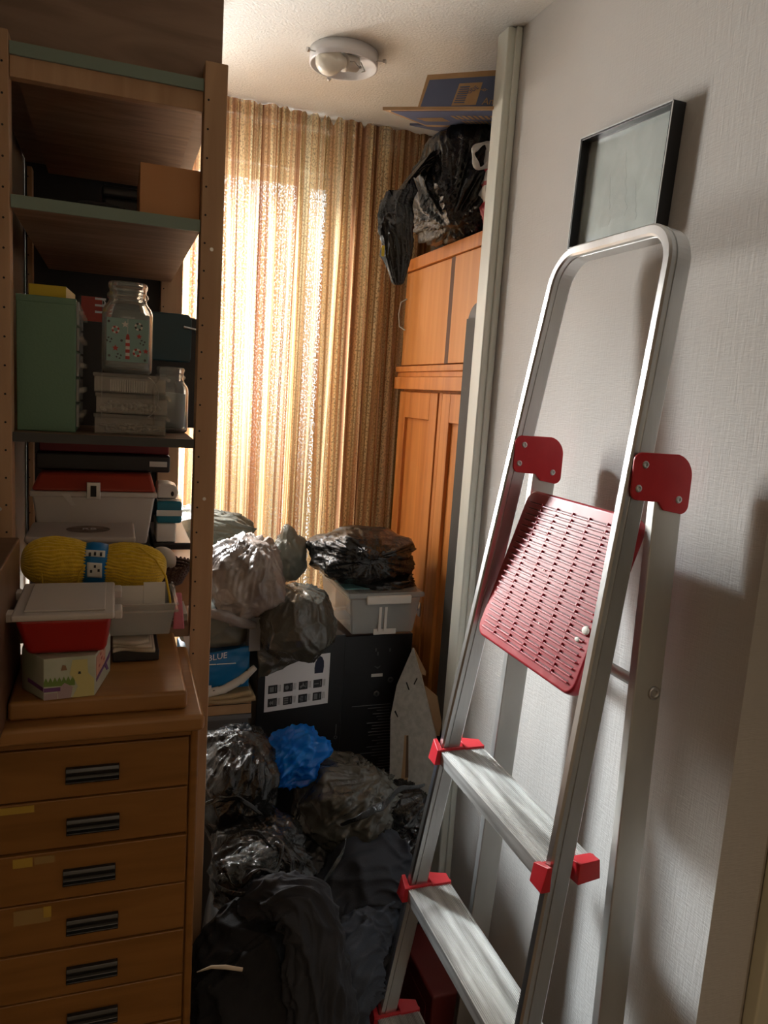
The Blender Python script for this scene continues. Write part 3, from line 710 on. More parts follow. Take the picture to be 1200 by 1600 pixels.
def jar(name, label, c, sc, wide=True):
    t = thing('glass_jar', label, 'jar', c)
    def P(l): return [(r*sc, h*sc) for r, h in l]
    outer = [(.0, .0), (.033, .0), (.037, .003), (.038, .010), (.038, .090), (.036, .098), (.029, .108), (.0275, .113), (.030, .115), (.031, .118), (.030, .121), (.0275, .123), (.0275, .128), (.029, .130), (.0295, .134), (.028, .138), (.0255, .139),
             (.0240, .136), (.0240, .112), (.0255, .108), (.033, .096), (.0345, .089), (.0345, .010), (.031, .006), (0, .006)]
    s = B().lathe(P(outer), c, 64, sq=3.2); s.build('jar_body', 'glass', t)
    return t
jc = Vector((.017, 1.312, Z3+.0952))
t = jar('glass_jar', 'big open glass jar printed with lighthouse and lifebuoys, standing on the stacked clear boxes', jc, 1.02)
R_ = .0395
s = B(); s.box(-.031, .031, -.0003, .0003, .0, .066)
bmesh.ops.translate(s.bm, verts=s.bm.verts, vec=(jc.x, jc.y-.0392, jc.z+.018)); s.build('printed_panel', 'jar_print', t)
# prints on the jar face
fy = jc.y-.0398
def decal(m_, fn):
    s = B(); fn(s); return s.build('jar_motif', m_, t)
def star(s, x, z, r, r2=.45, n=5):
    pts = [(jc.x+x+(r if k % 2 == 0 else r*r2)*math.sin(PI*k/n), fy, jc.z+z+(r if k % 2 == 0 else r*r2)*math.cos(PI*k/n)) for k in range(2*n)]; s.prism(pts, (0, .0004, 0))
def ringseg(s, x, z, r, par):
    for k in range(8):
        if k % 2 == par:
            a0, a1 = 2*PI*k/8, 2*PI*(k+1)/8
            p = [(jc.x+x+q*math.cos(a), fy, jc.z+z+q*math.sin(a)) for q, a in ((r, a0), (r, (a0+a1)/2), (r, a1), (r*.55, a1), (r*.55, a0))]; s.prism(p, (0, .0004, 0))
decal('tub_red', lambda s: [s.box(jc.x-.0032, jc.x+.0032, fy, fy+.0004, jc.z+.022+k*.010, jc.z+.027+k*.010) for k in range(3)] + [star(s, -.018, .038, .0052), star(s, .017, .058, .0046), star(s, .027, .036, .0046), s.prism([(jc.x-.003, fy, jc.z+.052), (jc.x+.003, fy, jc.z+.052), (jc.x+.002, fy, jc.z+.059), (jc.x, fy, jc.z+.061), (jc.x-.002, fy, jc.z+.059)], (0, .0004, 0)), ringseg(s, .014, .033, .0065, 0), ringseg(s, -.018, .066, .0058, 0)])
decal('paper', lambda s: [s.box(jc.x-.003, jc.x+.003, fy, fy+.0004, jc.z+.027+k*.010, jc.z+.032+k*.010) for k in range(3)] + [star(s, -.004, .075, .0055), ringseg(s, .014, .033, .0065, 1), ringseg(s, -.018, .066, .0058, 1), ringseg(s, .016, .073, .0062, 1), s.box(jc.x-.0003, jc.x+.0003, fy, fy+.0004, jc.z+.061, jc.z+.084)])
decal('frame_black', lambda s: [ringseg(s, .016, .073, .0062, 0), ringseg(s, -.013, .026, .0045, 0), ringseg(s, .022, .049, .0045, 0), ringseg(s, -.027, .050, .0045, 0)] + [star(s, x, z, .0022, .8, 6) for x, z in ((-.009, .050), (-.027, .026), (.026, .022), (-.028, .078))])
jc2 = Vector((.089, 1.375, Z3+.0005))
t = jar('glass_jar', 'smaller lidless glass jar at the right end of the middle shelf', jc2, .80)
t2 = thing('jar_filling', 'greyish granules filling the smaller glass jar', 'filling', jc2+Vector((0, 0, .006)))
B().lathe([(0, .0001), (.022, .0001), (.0262, .004), (.0262, .060), (.0, .062)], jc2+Vector((0, 0, .006)), 40, sq=3.2).build('granules', 'water_glass', t2)
t2['kind'] = 'stuff'
t3 = thing('wire_handle', 'thin wire loop handle hanging beside the smaller glass jar', 'wire', jc2+Vector((-.03, -.03, .05)))
s = B(); pts = []
for k in range(21):
    a = math.radians(-75+150*k/20); pts.append((jc2.x-.043+.022*math.cos(a), jc2.y-.03, jc2.z+.058+.034*math.sin(a)))
s.tube(pts, .0008, 6); s.build('wire_loop', 'wire', t3)

t = thing('sewing_machine_case', 'dark teal hard carry case with rounded corners at the back of the middle shelf', 'case', (.05, 1.62, Z3))
s = B().prism([(x, 1.52, z) for x, z in ((-.045, Z3), (.150, Z3), (.156, Z3+.012), (.156, Z3+.19), (.145, Z3+.21), (-.045, Z3+.21))], (0, .22, 0)); s.build('case_body', 'dark_case', t, .006, 3)
s = B().prism([(x, 1.508, z) for x, z in ((-.03, Z3+.125), (.131, Z3+.125), (.135, Z3+.13), (.135, Z3+.205), (.128, Z3+.214), (-.03, Z3+.214))], (0, .012, 0)); s.build('case_lid', 'teal_case', t, .003, 3)
B().tube([(.150, 1.507, Z3+.02), (.150, 1.507, Z3+.17), (.142, 1.507, Z3+.187), (.12, 1.507, Z3+.19)], .0025, 8).build('rim', 'steel', t)
B().box(.085, .112, 1.508, 1.5195, Z3+.05, Z3+.115).build('latch', 'dark_case', t, .003)
B().box(-.03, .08, 1.516, 1.5195, Z3+.06, Z3+.062).build('seam', 'dark_hole', t)
t = thing('red_white_carton', 'red carton with white lettering standing between green cabinet and dark case', 'carton', (-.035, 1.47, Z3))
B().box(-.062, -.0235, 1.458, 1.506, Z3, 1.838).build('carton_body', 'dark_case', t)
B().box(-.058, -.024, 1.4575, 1.458, 1.795, 1.837).build('red_face', 'tub_red', t)
s = B(); s = text(s, 'm', .040, frameT((-.0355, 1.4570, 1.8385), (0, 0, -1), (1, 0, 0)), .0003); s.build('lettering', 'white_print', t)

t = thing('binder', 'dark red flat binder lying directly under the middle shelf', 'binder', (-.03, 1.6, 1.55))
B().box(-.13, .098, 1.50, 1.72, 1.560, 1.590).build('binder_body', 'red_cloth', t, .003)
t = thing('black_case', 'flat black case lying on top of the sewing box pile', 'case', (-.03, 1.6, 1.535))
B().box(-.135, .10, 1.49, 1.74, 1.527, 1.559).build('case_body', 'dark_case', t, .004)
B().box(.062, .094, 1.4892, 1.4898, 1.538, 1.548).build('white_tag', 'paper', t)

# ------------------------------------------------------------------ sewing box and its support
ZC = 1.3095
t = thing('flat_crate', 'dark low crate under the red and white sewing box', 'crate', (-.03, 1.55, ZC)); B().box(-.13, .066, 1.46, 1.72, ZC, 1.394).build('crate_body', 'dark_case', t, .003)
t = thing('sewing_box', 'red-lidded white plastic sewing box with a metal clasp', 'box', (-.035, 1.53, 1.395))
s = B(); s.hexa([(-.125, 1.458, 1.395), (.058, 1.458, 1.395), (.058, 1.55, 1.395), (-.125, 1.55, 1.395), (-.138, 1.448, 1.492), (.072, 1.448, 1.492), (.072, 1.56, 1.492), (-.138, 1.56, 1.492)]); s.build('box_body', 'white_plastic', t, .004, 3)
B().box(-.1405, .0745, 1.4455, 1.5625, 1.484, 1.494).build('body_rim', 'white_plastic', t, .002)
s = B(); s.hexa([(-.139, 1.447, 1.494), (.073, 1.447, 1.494), (.073, 1.561, 1.494), (-.139, 1.561, 1.494), (-.126, 1.462, 1.526), (.064, 1.462, 1.526), (.064, 1.55, 1.526), (-.126, 1.55, 1.526)]); s.build('box_lid', 'sewing_red', t, .006, 3)
B().box(-.047, -.024, 1.441, 1.4455, 1.481, 1.512).build('clasp', 'steel', t, .001)
B().box(-.0405, -.0305, 1.4398, 1.441, 1.486, 1.506).build('clasp_slot', 'dark_hole', t)
B().tube([(-.075, 1.50, 1.526), (-.072, 1.50, 1.533), (.0, 1.50, 1.533), (.003, 1.50, 1.526)], .004, 10).build('carry_handle', 'sewing_red', t)
s = B().prism([(-.089, 1.4440, 1.490), (-.075, 1.4440, 1.490), (-.066, 1.4440, 1.470), (-.072, 1.4440, 1.468), (-.080, 1.4440, 1.478)], (0, .0006, 0)); s.build('tape_strip', 'paper', t)

# white round-lidded container
t = thing('food_container', 'cloudy white rectangular container with a black oval print on its lid', 'container', (-.05, 1.34, 1.335))
s = B(); s.hexa([(-.118, 1.26, ZC), (.020, 1.26, ZC), (.020, 1.37, ZC), (-.118, 1.37, ZC), (-.128, 1.25, 1.440), (.030, 1.25, 1.440), (.030, 1.38, 1.440), (-.128, 1.38, 1.440)]); s.build('container_body', 'lid_cloudy', t, .01, 3)
B().box(-.130, .033, 1.248, 1.383, 1.440, 1.450).build('container_lid', 'lid_cloudy', t, .004, 3)
s = B().lathe([(.0, .0004), (.026, .0004)], (-.040, 1.315, 1.4501), 32); 
for v in s.bm.verts: v.co.x = -.040+(v.co.x+.040)*1.3; v.co.y = 1.315+(v.co.y-1.315)*1.2
s.build('oval_print', mat('brown_black_print', (.08, .06, .05), .5, c2=(.30, .22, .18), scale=(50, 50, 50)), t)
s = B(); text(s, 'RB', .020, frameT((-.050, 1.310, 1.4508), (1, 0, 0), (0, 1, 0)), .0002); s.build('lid_letters', 'white_print', t)

# ------------------------------------------------------------------ yarn
yc0 = at(152, 882, 'Y', 1.155)
t = thing('yarn_skein', 'skein of mustard yellow yarn with a blue paper band around its middle', 'yarn', yc0-Vector((0, 0, .035)))
ydir = Vector((1, -.02, -.075)).normalized()
def lobe(cx, rx, rr, seed, sgn):
    s = B(); n, m = 96, 120
    c = yc0+ydir*cx
    q = Vector((1, 0, 0)).rotation_difference(ydir)
    def fn(u, v):
        th = 2*PI*u; ph = -PI/2+PI*v
        t_ = math.sin(ph); cr = math.cos(ph)**.75
        strands = .0028*abs(math.sin(th*20+2.0*t_*sgn+3*noise.noise(Vector((th*1.3, t_*3, seed)))))+.0012*noise.noise(Vector((math.cos(th)*4, math.sin(th)*4, t_*9+seed)))
        r = rr*cr*(1+.05*noise.noise(Vector((math.cos(th)*1.2, math.sin(th)*1.2, seed+t_))))+strands*cr
        return c+q @ Vector((t_*rx, math.cos(th)*r, math.sin(th)*r*.93))
    s.grid(fn, 420, 60); return s.build('yarn_lobe', 'yarn', t, weld=True)
lobe(-.050, .052, .0375, 1, 1); lobe(.046, .052, .0365, 7, -1)
s = B(); q = Vector((0, 0, 1)).rotation_difference(ydir)
s.lathe([(.0300, -.0155), (.0325, -.005), (.0325, .005), (.0300, .0165)], yc0-ydir*.003, 48, ydir); bd_ = s.build('paper_band', 'yarn_label', t, solid=.0006)
def bandpt(a, h, r=.0334): 
    v = q @ Vector((math.cos(a)*r, math.sin(a)*r, h)); return yc0-ydir*.003+v
fr_dir = Vector((0, -1, .25)).normalized()
for (h0, h1, z0, z1, m_) in ((-.010, .010, -.012, .010, 'paper'), (-.012, .014, .018, .026, 'paper')):
    s = B(); o_ = yc0-ydir*.003
    def fn(u, v, h0=h0, h1=h1, z0=z0, z1=z1):
        z = z0+(z1-z0)*v; return o_+ydir*(h0+(h1-h0)*u)+Vector((0, -math.sqrt(max(0, .0340**2-z*z)), z))
    s.grid(fn, 6, 8); s.build('label_patch', m_, bd_, solid=.0003)
s = B(); o_ = yc0-ydir*.003
for (x, z) in ((-.006, -.004), (-.001, .003), (.004, -.003), (-.008, .020), (-.001, .021), (.007, .020)): s.box(o_.x+x, o_.x+x+.003, o_.y-.0350, o_.y-.0340+.006*(z > .01), o_.z+z, o_.z+z+.004)
s.build('care_symbols', 'black_print', bd_)
s = B(); c = yc0+ydir*.046
s.tube([c+Vector((.012, -.022, .034)), c+Vector((.034, -.034, .018)), c+Vector((.048, -.046, -.004)), c+Vector((.053, -.060, -.030)), c+Vector((.056, -.066, -.052))], .0016, 8)
c = yc0-ydir*.05
s.tube([c+Vector((-.028, -.030, .0)), c+Vector((-.022, -.036, -.006)), c+Vector((-.020, -.036, -.030))], .0013, 8)
s.tube([c+Vector((.034, -.034, .002)), c+Vector((.027, -.038, -.006)), c+Vector((.024, -.036, -.024))], .0013, 8)
s.build('loose_strand', 'yarn', t)

# ------------------------------------------------------------------ chest of drawers
ch = thing('chest_of_drawers', 'honey-coloured wooden chest with a column of shallow drawers and black handles', 'chest', (-.03, 1.06, 0))
CF = .936
B().box(-.176, .106, CF+.008, 1.19, 0, 1.262).build('carcass', 'honey', ch, .002)
B().box(.0955, .106, CF, CF+.008, 0, 1.262).build('side_stile', 'honey', ch, .003)
B().box(-.180, .0955, CF+.001, CF+.008, 1.2535, 1.262).build('top_stile', 'honey', ch)
B().box(-.182, .112, CF-.010, 1.195, 1.262, 1.284).build('top_slab', 'honey_top', ch, .006, 4)
B().box(-.118, .0915, CF+.012, 1.195, 1.284, 1.3085).build('raised_top', 'honey_top', ch, .005, 3)
zs = [1.2525, 1.184, 1.117, 1.048, .979, .911, .843, .775]
offs = [(.0, 0), (.001, .003), (-.002, .001), (0, .0), (0, -.001), (.0, .001), (0, 0)]
for k in range(7):
    z1, z0 = zs[k]-.0012, zs[k+1]+.0012
    dep = [0, .001, -.001, .0005, 0, .001, 0][k]
    dr = B().box(-.170, .094, CF+dep, CF+.020+dep, z0, z1).build('drawer', 'honey', ch, .0018)
    hx = -.0215+[0, .001, -.003, .001, .001, .002, .003][k]; hz = (z0+z1)/2-.001
    s = B().prism([(hx-.031, CF, hz+.0085), (hx-.031, CF-.006, hz+.0085), (hx-.031, CF-.0085, hz+.004), (hx-.031, CF-.0068, hz-.001), (hx-.031, CF-.0080, hz-.0045), (hx-.031, CF-.0125, hz-.0065), (hx-.031, CF-.0120, hz-.0088), (hx-.031, CF, hz-.0088)], (.062, 0, 0))
    s.build('drawer_handle', 'handle', dr, .0008)
    if k == 1: B().box(-.150, -.088, CF+dep-.0005, CF+dep, z1-.012, z1-.003).build('yellow_tape', 'tape', dr)
    if k == 2: B().box(-.112, -.090, CF+dep-.0005, CF+dep, z1-.016, z1-.004).build('yellow_tape', 'tape', dr); B().box(-.088, -.065, CF+dep-.0005, CF+dep, z1-.014, z1-.004).build('clear_tape', 'tape_clear', dr)
    if k == 3:
        B().box(-.112, -.070, CF+dep-.0005, CF+dep, z1-.026, z1-.006).build('clear_tape', 'tape_clear', dr)
        B().box(-.078, -.069, CF+dep-.0008, CF+dep-.0002, z1-.020, z1-.005).build('yellow_tape', 'tape', dr)

# dark box at far left
t = thing('dark_cabinet_box', 'dark brown wooden box standing on the left end of the chest', 'box', (-.15, .96, 1.2845))
B().box(-.183, -.119, .885, 1.10, 1.2845, 1.480).build('box_body', 'speaker', t, .003)
B().box(-.181, -.121, .8835, .8850, 1.289, 1.472).build('front_panel', 'speaker_front', t)

# floral octagonal box
ZT = 1.309
t = thing('printed_tin_box', 'small eight-sided box printed with a yellow chick-like animal, grass and purple ribbon', 'box', (-.05, 1.03, ZT))
t['label'] = 'small eight-sided pastel box printed with grass and a purple ribbon, under the red tub'
oc = [(-.078, .948), (-.020, .954), (-.003, 1.035), (-.012, 1.10), (-.045, 1.125), (-.090, 1.118), (-.108, 1.075), (-.106, .990)]
B().prism([(x, y, ZT) for x, y in oc], (0, 0, .052)).build('tin_body', 'tin', t, .0008)
def onface(a, b, u, z, off=.0006):
    A = Vector((*a, 0)); Bb = Vector((*b, 0)); d = Bb-A; nrm_ = Vector((d.y, -d.x, 0)).normalized(); p = A+d*u+nrm_*off; return Vector((p.x, p.y, ZT+z))
def patch(m_, fa, fb, pts, off=.0006):
    s = B(); P_ = [onface(fa, fb, u, z, off) for u, z in pts]; A = Vector((*fa, 0)); d = Vector((*fb, 0))-A; nrm_ = Vector((d.y, -d.x, 0)).normalized()
    s.prism(P_, -nrm_*.0004); s.build('printed_motif', m_, t)
f0, f1 = oc[0], oc[1]; g0, g1 = oc[1], oc[2]; h0_, h1_ = oc[7], oc[0]
patch('p_yellow', f0, f1, [(.55, .0), (.98, .0), (.98, .022), (.86, .030), (.84, .048), (.55, .048), (.50, .030), (.60, .022), (.66, .014)])
patch('p_green', f0, f1, [(0, .020)]+[(k/14.*.6, .020+(.008 if k % 2 else .002)) for k in range(15)]+[(.6, .016), (0, .017)])
patch('p_purple', f0, f1, [(0, .010), (.32, .010), (.32, .015), (0, .015)], .0008)
patch('p_mauve', f0, f1, [(.28, .0), (.52, .0), (.56, .014), (.40, .020), (.26, .012)], .0007)
patch('p_mauve', f0, f1, [(0, .0), (.26, .0), (.26, .008), (0, .008)], .0007)
patch('p_brown', f0, f1, [(.33, .036), (.45, .036), (.42, .042), (.36, .043)], .0008)
patch('frame_black', f0, f1, [(.66, .030), (.72, .030), (.71, .033), (.67, .033)], .0012)
patch('p_purple', h0_, h1_, [(.3, .014), (1, .011), (1, .016), (.3, .019)], .0008)
patch('p_pink', g0, g1, [(.05, .022), (.62, .026), (.62, .048), (.05, .048)])
patch('p_purple', g0, g1, [(.05, .016), (.9, .022), (.95, .030), (.62, .024), (.05, .021)], .0008)
patch('p_purple', g0, g1, [(.55, .022), (.7, .020), (.85, .008), (.72, .010)], .0009)
for u, z in ((.2, .030), (.35, .036), (.5, .030), (.28, .043), (.48, .044)): patch('tub_red', g0, g1, [(u, z), (u+.07, z), (u+.07, z+.003), (u, z+.003)], .0008)

# red tub with milky lid
t = thing('red_tub', 'bright red plastic tub with a milky tabbed lid, on the pastel box', 'tub', (-.052, 1.03, ZT+.0525))
z0 = ZT+.0525; a = at(97, 975, 'Y', .945)
zt = z0+.050
s = B(); s.hexa([(-.098, .962, z0), (-.008, .962, z0), (-.008, 1.075, z0), (-.098, 1.075, z0), (-.110, .945, zt), (-.001, .945, zt), (-.001, 1.092, zt), (-.110, 1.092, zt)]); s.build('tub_body', 'tub_red', t, .008, 3)
B().box(-.113, .002, .942, 1.095, zt-.002, zt+.006).build('tub_lid', 'lid_cloudy', t, .003, 3)
s = B().box(-.100, -.009, .954, 1.083, zt+.006, zt+.0085); s.build('lid_panel', 'lid_cloudy', t, .002)
for (x0, x1, y0, y1) in ((-.122, -.112, .955, .975), (-.122, -.112, 1.05, 1.07), (.001, .011, .955, .985), (.001, .011, 1.05, 1.08)): B().box(x0, x1, y0, y1, zt-.006, zt+.005).build('lid_tab', 'lid_cloudy', t, .002)

# flat black box, folded linen, clear tub
t = thing('flat_black_box', 'flat black box under the folded cream cloth on the chest', 'box', (.015, 1.13, ZT)); B().box(.0, .062, 1.066, 1.19, ZT, ZT+.016).build('box_body', 'dark_case', t, .0015)
t = thing('folded_linen', 'folded cream linen squeezed under the clear tub', 'cloth', (.02, 1.12, ZT+.0165))
s = B()
for k in range(3):
    z = ZT+.0185+k*.0045
    s.grid(lambda u, v, z=z, k=k: Vector((.0+(.056-.004*k)*u, 1.058+.003*k+.11*v+.006*math.sin(u*5+k), z+.0016*math.sin(u*9+k*2)*(.3+v*.2))), 20, 14)
s.build('linen_folds', 'cloth_cream', t, solid=.004)
t = thing('clear_tub', 'clear plastic tub with a folded rim holding white card, right of the red tub', 'tub', (.03, 1.13, ZT+.0345))
z0 = ZT+.0335; zt = z0+.048
def opentub(cx, cy, hx0, hy0, hx1, hy1, z0, zt, w=.0018):
    s = B(); a = [(-1, -1), (1, -1), (1, 1), (-1, 1)]
    rings = [[(cx+p*hx0, cy+q*hy0, z0) for p, q in a], [(cx+p*hx1, cy+q*hy1, zt) for p, q in a], [(cx+p*(hx1-w), cy+q*(hy1-w), zt) for p, q in a], [(cx+p*(hx0-w), cy+q*(hy0-w), z0+w) for p, q in a]]
    vs = sum(rings, []); fs = [(0, 3, 2, 1)]
    for i in range(3): fs += [(i*4+k, i*4+(k+1) % 4, (i+1)*4+(k+1) % 4, (i+1)*4+k) for k in range(4)]
    fs.append((12, 13, 14, 15)); s._f(vs, fs); return s
opentub(.036, 1.125, .040, .045, .048, .056, z0, zt).build('tub_body', 'clear_cloudy', t, .003)
for zq in (zt-.012, zt-.002): 
    s = B(); s.box(-.0155, .0875, 1.0655, 1.069, zq, zq+.0035).box(.0845, .0875, 1.069, 1.184, zq, zq+.0035).box(-.0155, -.012, 1.069, 1.184, zq, zq+.0035); s.build('tub_rim', 'clear', t, .0008)
t2 = thing('white_card', 'white folded card standing in the clear tub', 'card', (.03, 1.11, z0+.003))
s = B().box(.000, .040, 1.088, 1.0895, z0+.003, zt+.022).box(.0405, .070, 1.090, 1.0915, z0+.003, zt+.026); s.build('card_sheet', 'paper', t2)
t2 = thing('plastic_wrapping', 'crumpled clear plastic wrapping inside the clear tub', 'wrapping', (.04, 1.13, z0+.003))
s = B()
s.grid(lambda u, v: Vector((.008+.058*u, 1.10+.055*v, z0+.012+.016*abs(noise.noise(Vector((u*6, v*6, 2))))+.010*noise.noise(Vector((u*13, v*13, 5))))), 40, 40); s.build('wrapping_film', 'bag_clear', t2, solid=.0004)

# basket, ball, pink piece, wood box, blue boxes
t = thing('wicker_basket', 'small dark wicker basket holding a beige ball', 'basket', (.075, 1.28, 1.385))
bc = at(262, 893, 'Y', 1.27)
s = B()
for k in range(7):
    z = bc.z-.018+k*.005; r = .020+k*.0022
    pts = [(bc.x+math.cos(2*PI*i/40)*r*1.15, 1.275+math.sin(2*PI*i/40)*r*1.2, z+.0014*math.sin(i*PI+k*PI)) for i in range(41)]; s.tube(pts, .0027, 6, False)
for i in range(30):
    a = 2*PI*i/30; s.tube([(bc.x+math.cos(a)*.020*1.15, 1.275+math.sin(a)*.020*1.2, bc.z-.018), (bc.x+math.cos(a)*.034*1.15, 1.275+math.sin(a)*.034*1.2, bc.z+.012), (bc.x+math.cos(a+.12)*.035*1.15, 1.275+math.sin(a+.12)*.035*1.2, bc.z+.0155)], .0020, 6)
s.lathe([(0, -.018), (.021, -.018), (.021, -.014), (0, -.014)], (bc.x, 1.275, bc.z), 24); s.build('woven_body', 'wicker', t)
t2 = thing('ball', 'beige ball lying in the small dark basket', 'ball', (bc.x-.008, 1.272, bc.z))
B().sphere((bc.x-.010, 1.272, bc.z+.018), .0235, sub=4).build('ball_body', 'ball', t2)
B().lathe([(.0237, -.0006), (.0237, .0006)], (bc.x-.010, 1.272, bc.z+.018), 40, (.3, .1, 1)).build('ball_seam', 'cloth_cream', t2)
t2 = thing('support_block', 'dark block under the small wicker basket', 'block', (.07, 1.275, ZC)); B().box(.046, .096, 1.245, 1.305, ZC, bc.z-.0185).build('block_body', 'dark_case', t2, .002)
t = thing('pink_stand', 'pink translucent plastic piece beside the clear tub', 'plastic piece', (.10, 1.24, ZC+.03))
p0 = at(272, 948, 'Y', 1.215)
s = B().hexa([(p0.x-.002, 1.20, ZC), (p0.x+.016, 1.20, ZC), (p0.x+.016, 1.206, ZC), (p0.x-.002, 1.206, ZC), (p0.x, 1.20, ZC+.060), (p0.x+.010, 1.20, ZC+.060), (p0.x+.010, 1.206, ZC+.060), (p0.x, 1.206, ZC+.060)]); s.build('plastic_piece', 'pink_glass', t, .002)
t = thing('wooden_box', 'warm varnished wooden box lying behind the basket at the shelf post', 'box', (.11, 1.5, ZC))
B().box(.083, .142, 1.33, 1.452, ZC, ZC+.065).build('box_body', 'wood_lid', t, .003); B().box(.080, .143, 1.325, 1.455, ZC+.065, ZC+.076).build('box_lid', 'wood_lid', t, .003)
t = thing('white_card', 'white card lying in front of the warm wooden box', 'card', (.11, 1.29, ZC)); B().box(.092, .1165, 1.245, 1.323, ZC, ZC+.012).build('card_sheet', 'paper', t, .001)
ZG = 1.394
t = thing('parts_stack_box', 'low dark stand under the petrol-blue box', 'stand', (.10, 1.55, ZC)); B().box(.070, .142, 1.47, 1.70, ZC, ZC+.085).build('stand_body', 'dark_case', t, .003)
t = thing('white_carton', 'small crumpled white carton under the petrol-blue box', 'carton', (.095, 1.52, ZG)); B().box(.076, .112, 1.475, 1.58, ZC+.0855, 1.432).build('carton_body', 'paper', t, .003)
t = thing('blue_box', 'petrol-blue flat box with pale stripes right of the sewing box', 'box', (.10, 1.53, 1.4325))
B().box(.076, .122, 1.470, 1.60, 1.4325, 1.475).build('box_body', 'blue_box', t, .005, 3)
B().box(.0755, .1225, 1.4693, 1.470, 1.447, 1.458).build('pale_stripe', 'paper', t); B().box(.077, .121, 1.472, 1.598, 1.4755, 1.479).build('clear_lid', 'clear_cloudy', t, .001)
t = thing('white_tool', 'white plastic tool with a black hole lying on the petrol-blue box', 'tool', (.09, 1.53, 1.4795))
s = B().prism([(.076, 1.475, 1.4795), (.110, 1.475, 1.4795), (.116, 1.475, 1.490), (.112, 1.475, 1.503), (.098, 1.475, 1.508), (.076, 1.475, 1.508)], (0, .06, 0)); s.build('tool_body', 'white_plastic', t, .004, 3)
B().sphere((.104, 1.4748, 1.489), .004, (.7, .2, 1.2)).build('tool_hole', 'dark_hole', t)
# ------------------------------------------------------------------ bags and heaps
def mpp(p): return (Vector(p)-Vector((0, 0, CZ))).dot(fwd)/F
def ridge(v, k=1.): 
    a = 1-min(1, abs(noise.noise(v))*3.2*k); return a*a
def bagmesh(c, h, seed, pw=2.5, g=(0, 0, 1), fold=.10, nf=9, lump=.12, crease=.05, rotz=0., roty=0., sub=6, floor=None, cut=None, tip=0.0, stretch=(1, 1, 1)):
    """closed crumpled sack: c centre, h half sizes, g direction in which the folds gather"""
    s = B(); bmesh.ops.create_icosphere(s.bm, subdivisions=sub, radius=1.0)
    g = Vector(g).normalized(); a = g.orthogonal().normalized(); b = g.cross(a)
    R = Matrix.Rotation(rotz, 3, 'Z') @ Matrix.Rotation(roty, 3, 'Y'); c = Vector(c)
    rn = np.random.RandomState(int(seed*10)); nP = 54; kk = np.arange(nP)+.5
    zz = 1-2*kk/nP; aa = kk*2.39996+seed; PN = np.stack([np.sqrt(1-zz*zz)*np.cos(aa), np.sqrt(1-zz*zz)*np.sin(aa), zz], 1)+rn.normal(0, .16, (nP, 3))
    PN /= np.linalg.norm(PN, axis=1)[:, None]; PH = rn.uniform(.84, 1.0, nP)
    VD = np.array([v.co[:] for v in s.bm.verts]); VD /= np.linalg.norm(VD, axis=1)[:, None]
    q3 = np.stack([np.sin(VD[:, 1]*4+seed), np.sin(VD[:, 2]*4+seed*2), np.sin(VD[:, 0]*4+seed*3)], 1)*.10; VW = VD+q3; VW /= np.linalg.norm(VW, axis=1)[:, None]
    DT = VW @ PN.T; RP = np.where(DT > .2, PH[None]/np.maximum(DT, .2), 9.).min(1); RP2 = np.where(DT > .2, PH[None]/np.maximum(DT, .2), 9.); RP2.sort(axis=1)
    groove = np.exp(-((RP2[:, 1]-RP2[:, 0])/.012)**2)        # sharp seams where two facets meet
    for vi, v in enumerate(s.bm.verts):
        d = v.co.normalized(); t = d.dot(g); pa, pb_ = d.dot(a), d.dot(b); q = math.hypot(pa, pb_)+1e-6; ca, cb = pa/q, pb_/q
        r = (abs(d.x)**pw+abs(d.y)**pw+abs(d.z)**pw)**(-1/pw)
        r *= .40+.62*float(RP[vi])+.018*float(groove[vi])
        r *= 1+lump*noise.noise(d*1.7+Vector((seed, 0, 0)))+lump*.5*noise.noise(d*3.7+Vector((0, seed, 0)))
        w = max(0, .25+.75*t)
        th_ = Vector((ca*nf*.45, cb*nf*.45, seed*1.3+t*.9))
        r += fold*.60*w*(ridge(th_, .8)-.45)*min(1, q*2.2)
        r += fold*.28*(ridge(Vector((ca*nf*.95, cb*nf*.95, seed+t*.8)))-.4)*min(1, q*2.2)*(.15+w*w*1.4)
        r += crease*.55*(ridge(d*1.9+Vector((seed, seed, 3)))-.4)+crease*.16*(ridge(d*4.3+Vector((2, seed, 3)))-.4)
        if tip: r += tip*max(0, (t-.86)/.14)**2 - .10*max(0, 1-abs(t-.84)/.12)*(1 if tip > 0 else 0)
        p = Vector((d.x*r*h[0], d.y*r*h[1], d.z*r*h[2])); p = R @ p + c
        if floor is not None and p.z < floor: p.z = floor + .02*noise.noise(p*20)*0
        v.co = p
    for f in s.bm.faces: f.smooth = True
    return s
def knot(c, g, r, seed, m, parent):
    g = Vector(g).normalized(); s = bmesh_star = B(); bmesh.ops.create_icosphere(s.bm, subdivisions=4, radius=1.0)
    a = g.orthogonal().normalized(); b = g.cross(a)
    for v in s.bm.verts:
        d = v.co.normalized(); an = math.atan2(d.dot(b), d.dot(a)); t = d.dot(g)
        rr = .55+.5*max(0, t)+.45*(ridge(d*2.6+Vector((seed, 1, 2)))-.4)+.3*math.cos(an*5+seed+3*t)*max(0, 1-t*t)
        v.co = Vector(c)+d*r*rr+g*r*.4*t
    for f in s.bm.faces: f.smooth = True
    return s.build('knot', m, parent)
def bag(name, label, cat, px, py, Y, hw, hh, hd, m, seed, group=None, kn=None, ax='Y', **k):
    c = at(px, py, ax, Y); u = mpp(c); h = (hw*u, hd, hh*u)
    t = thing(name, label, cat, (c.x, c.y, c.z-h[2]), group)
    bagmesh(c, h, seed, **k).build('bag_film', m, t)
    if kn:
        kc = at(kn[0], kn[1], 'Y', kn[2]); knot(kc, kn[3], kn[4], seed, m, t)
    return t, c, h
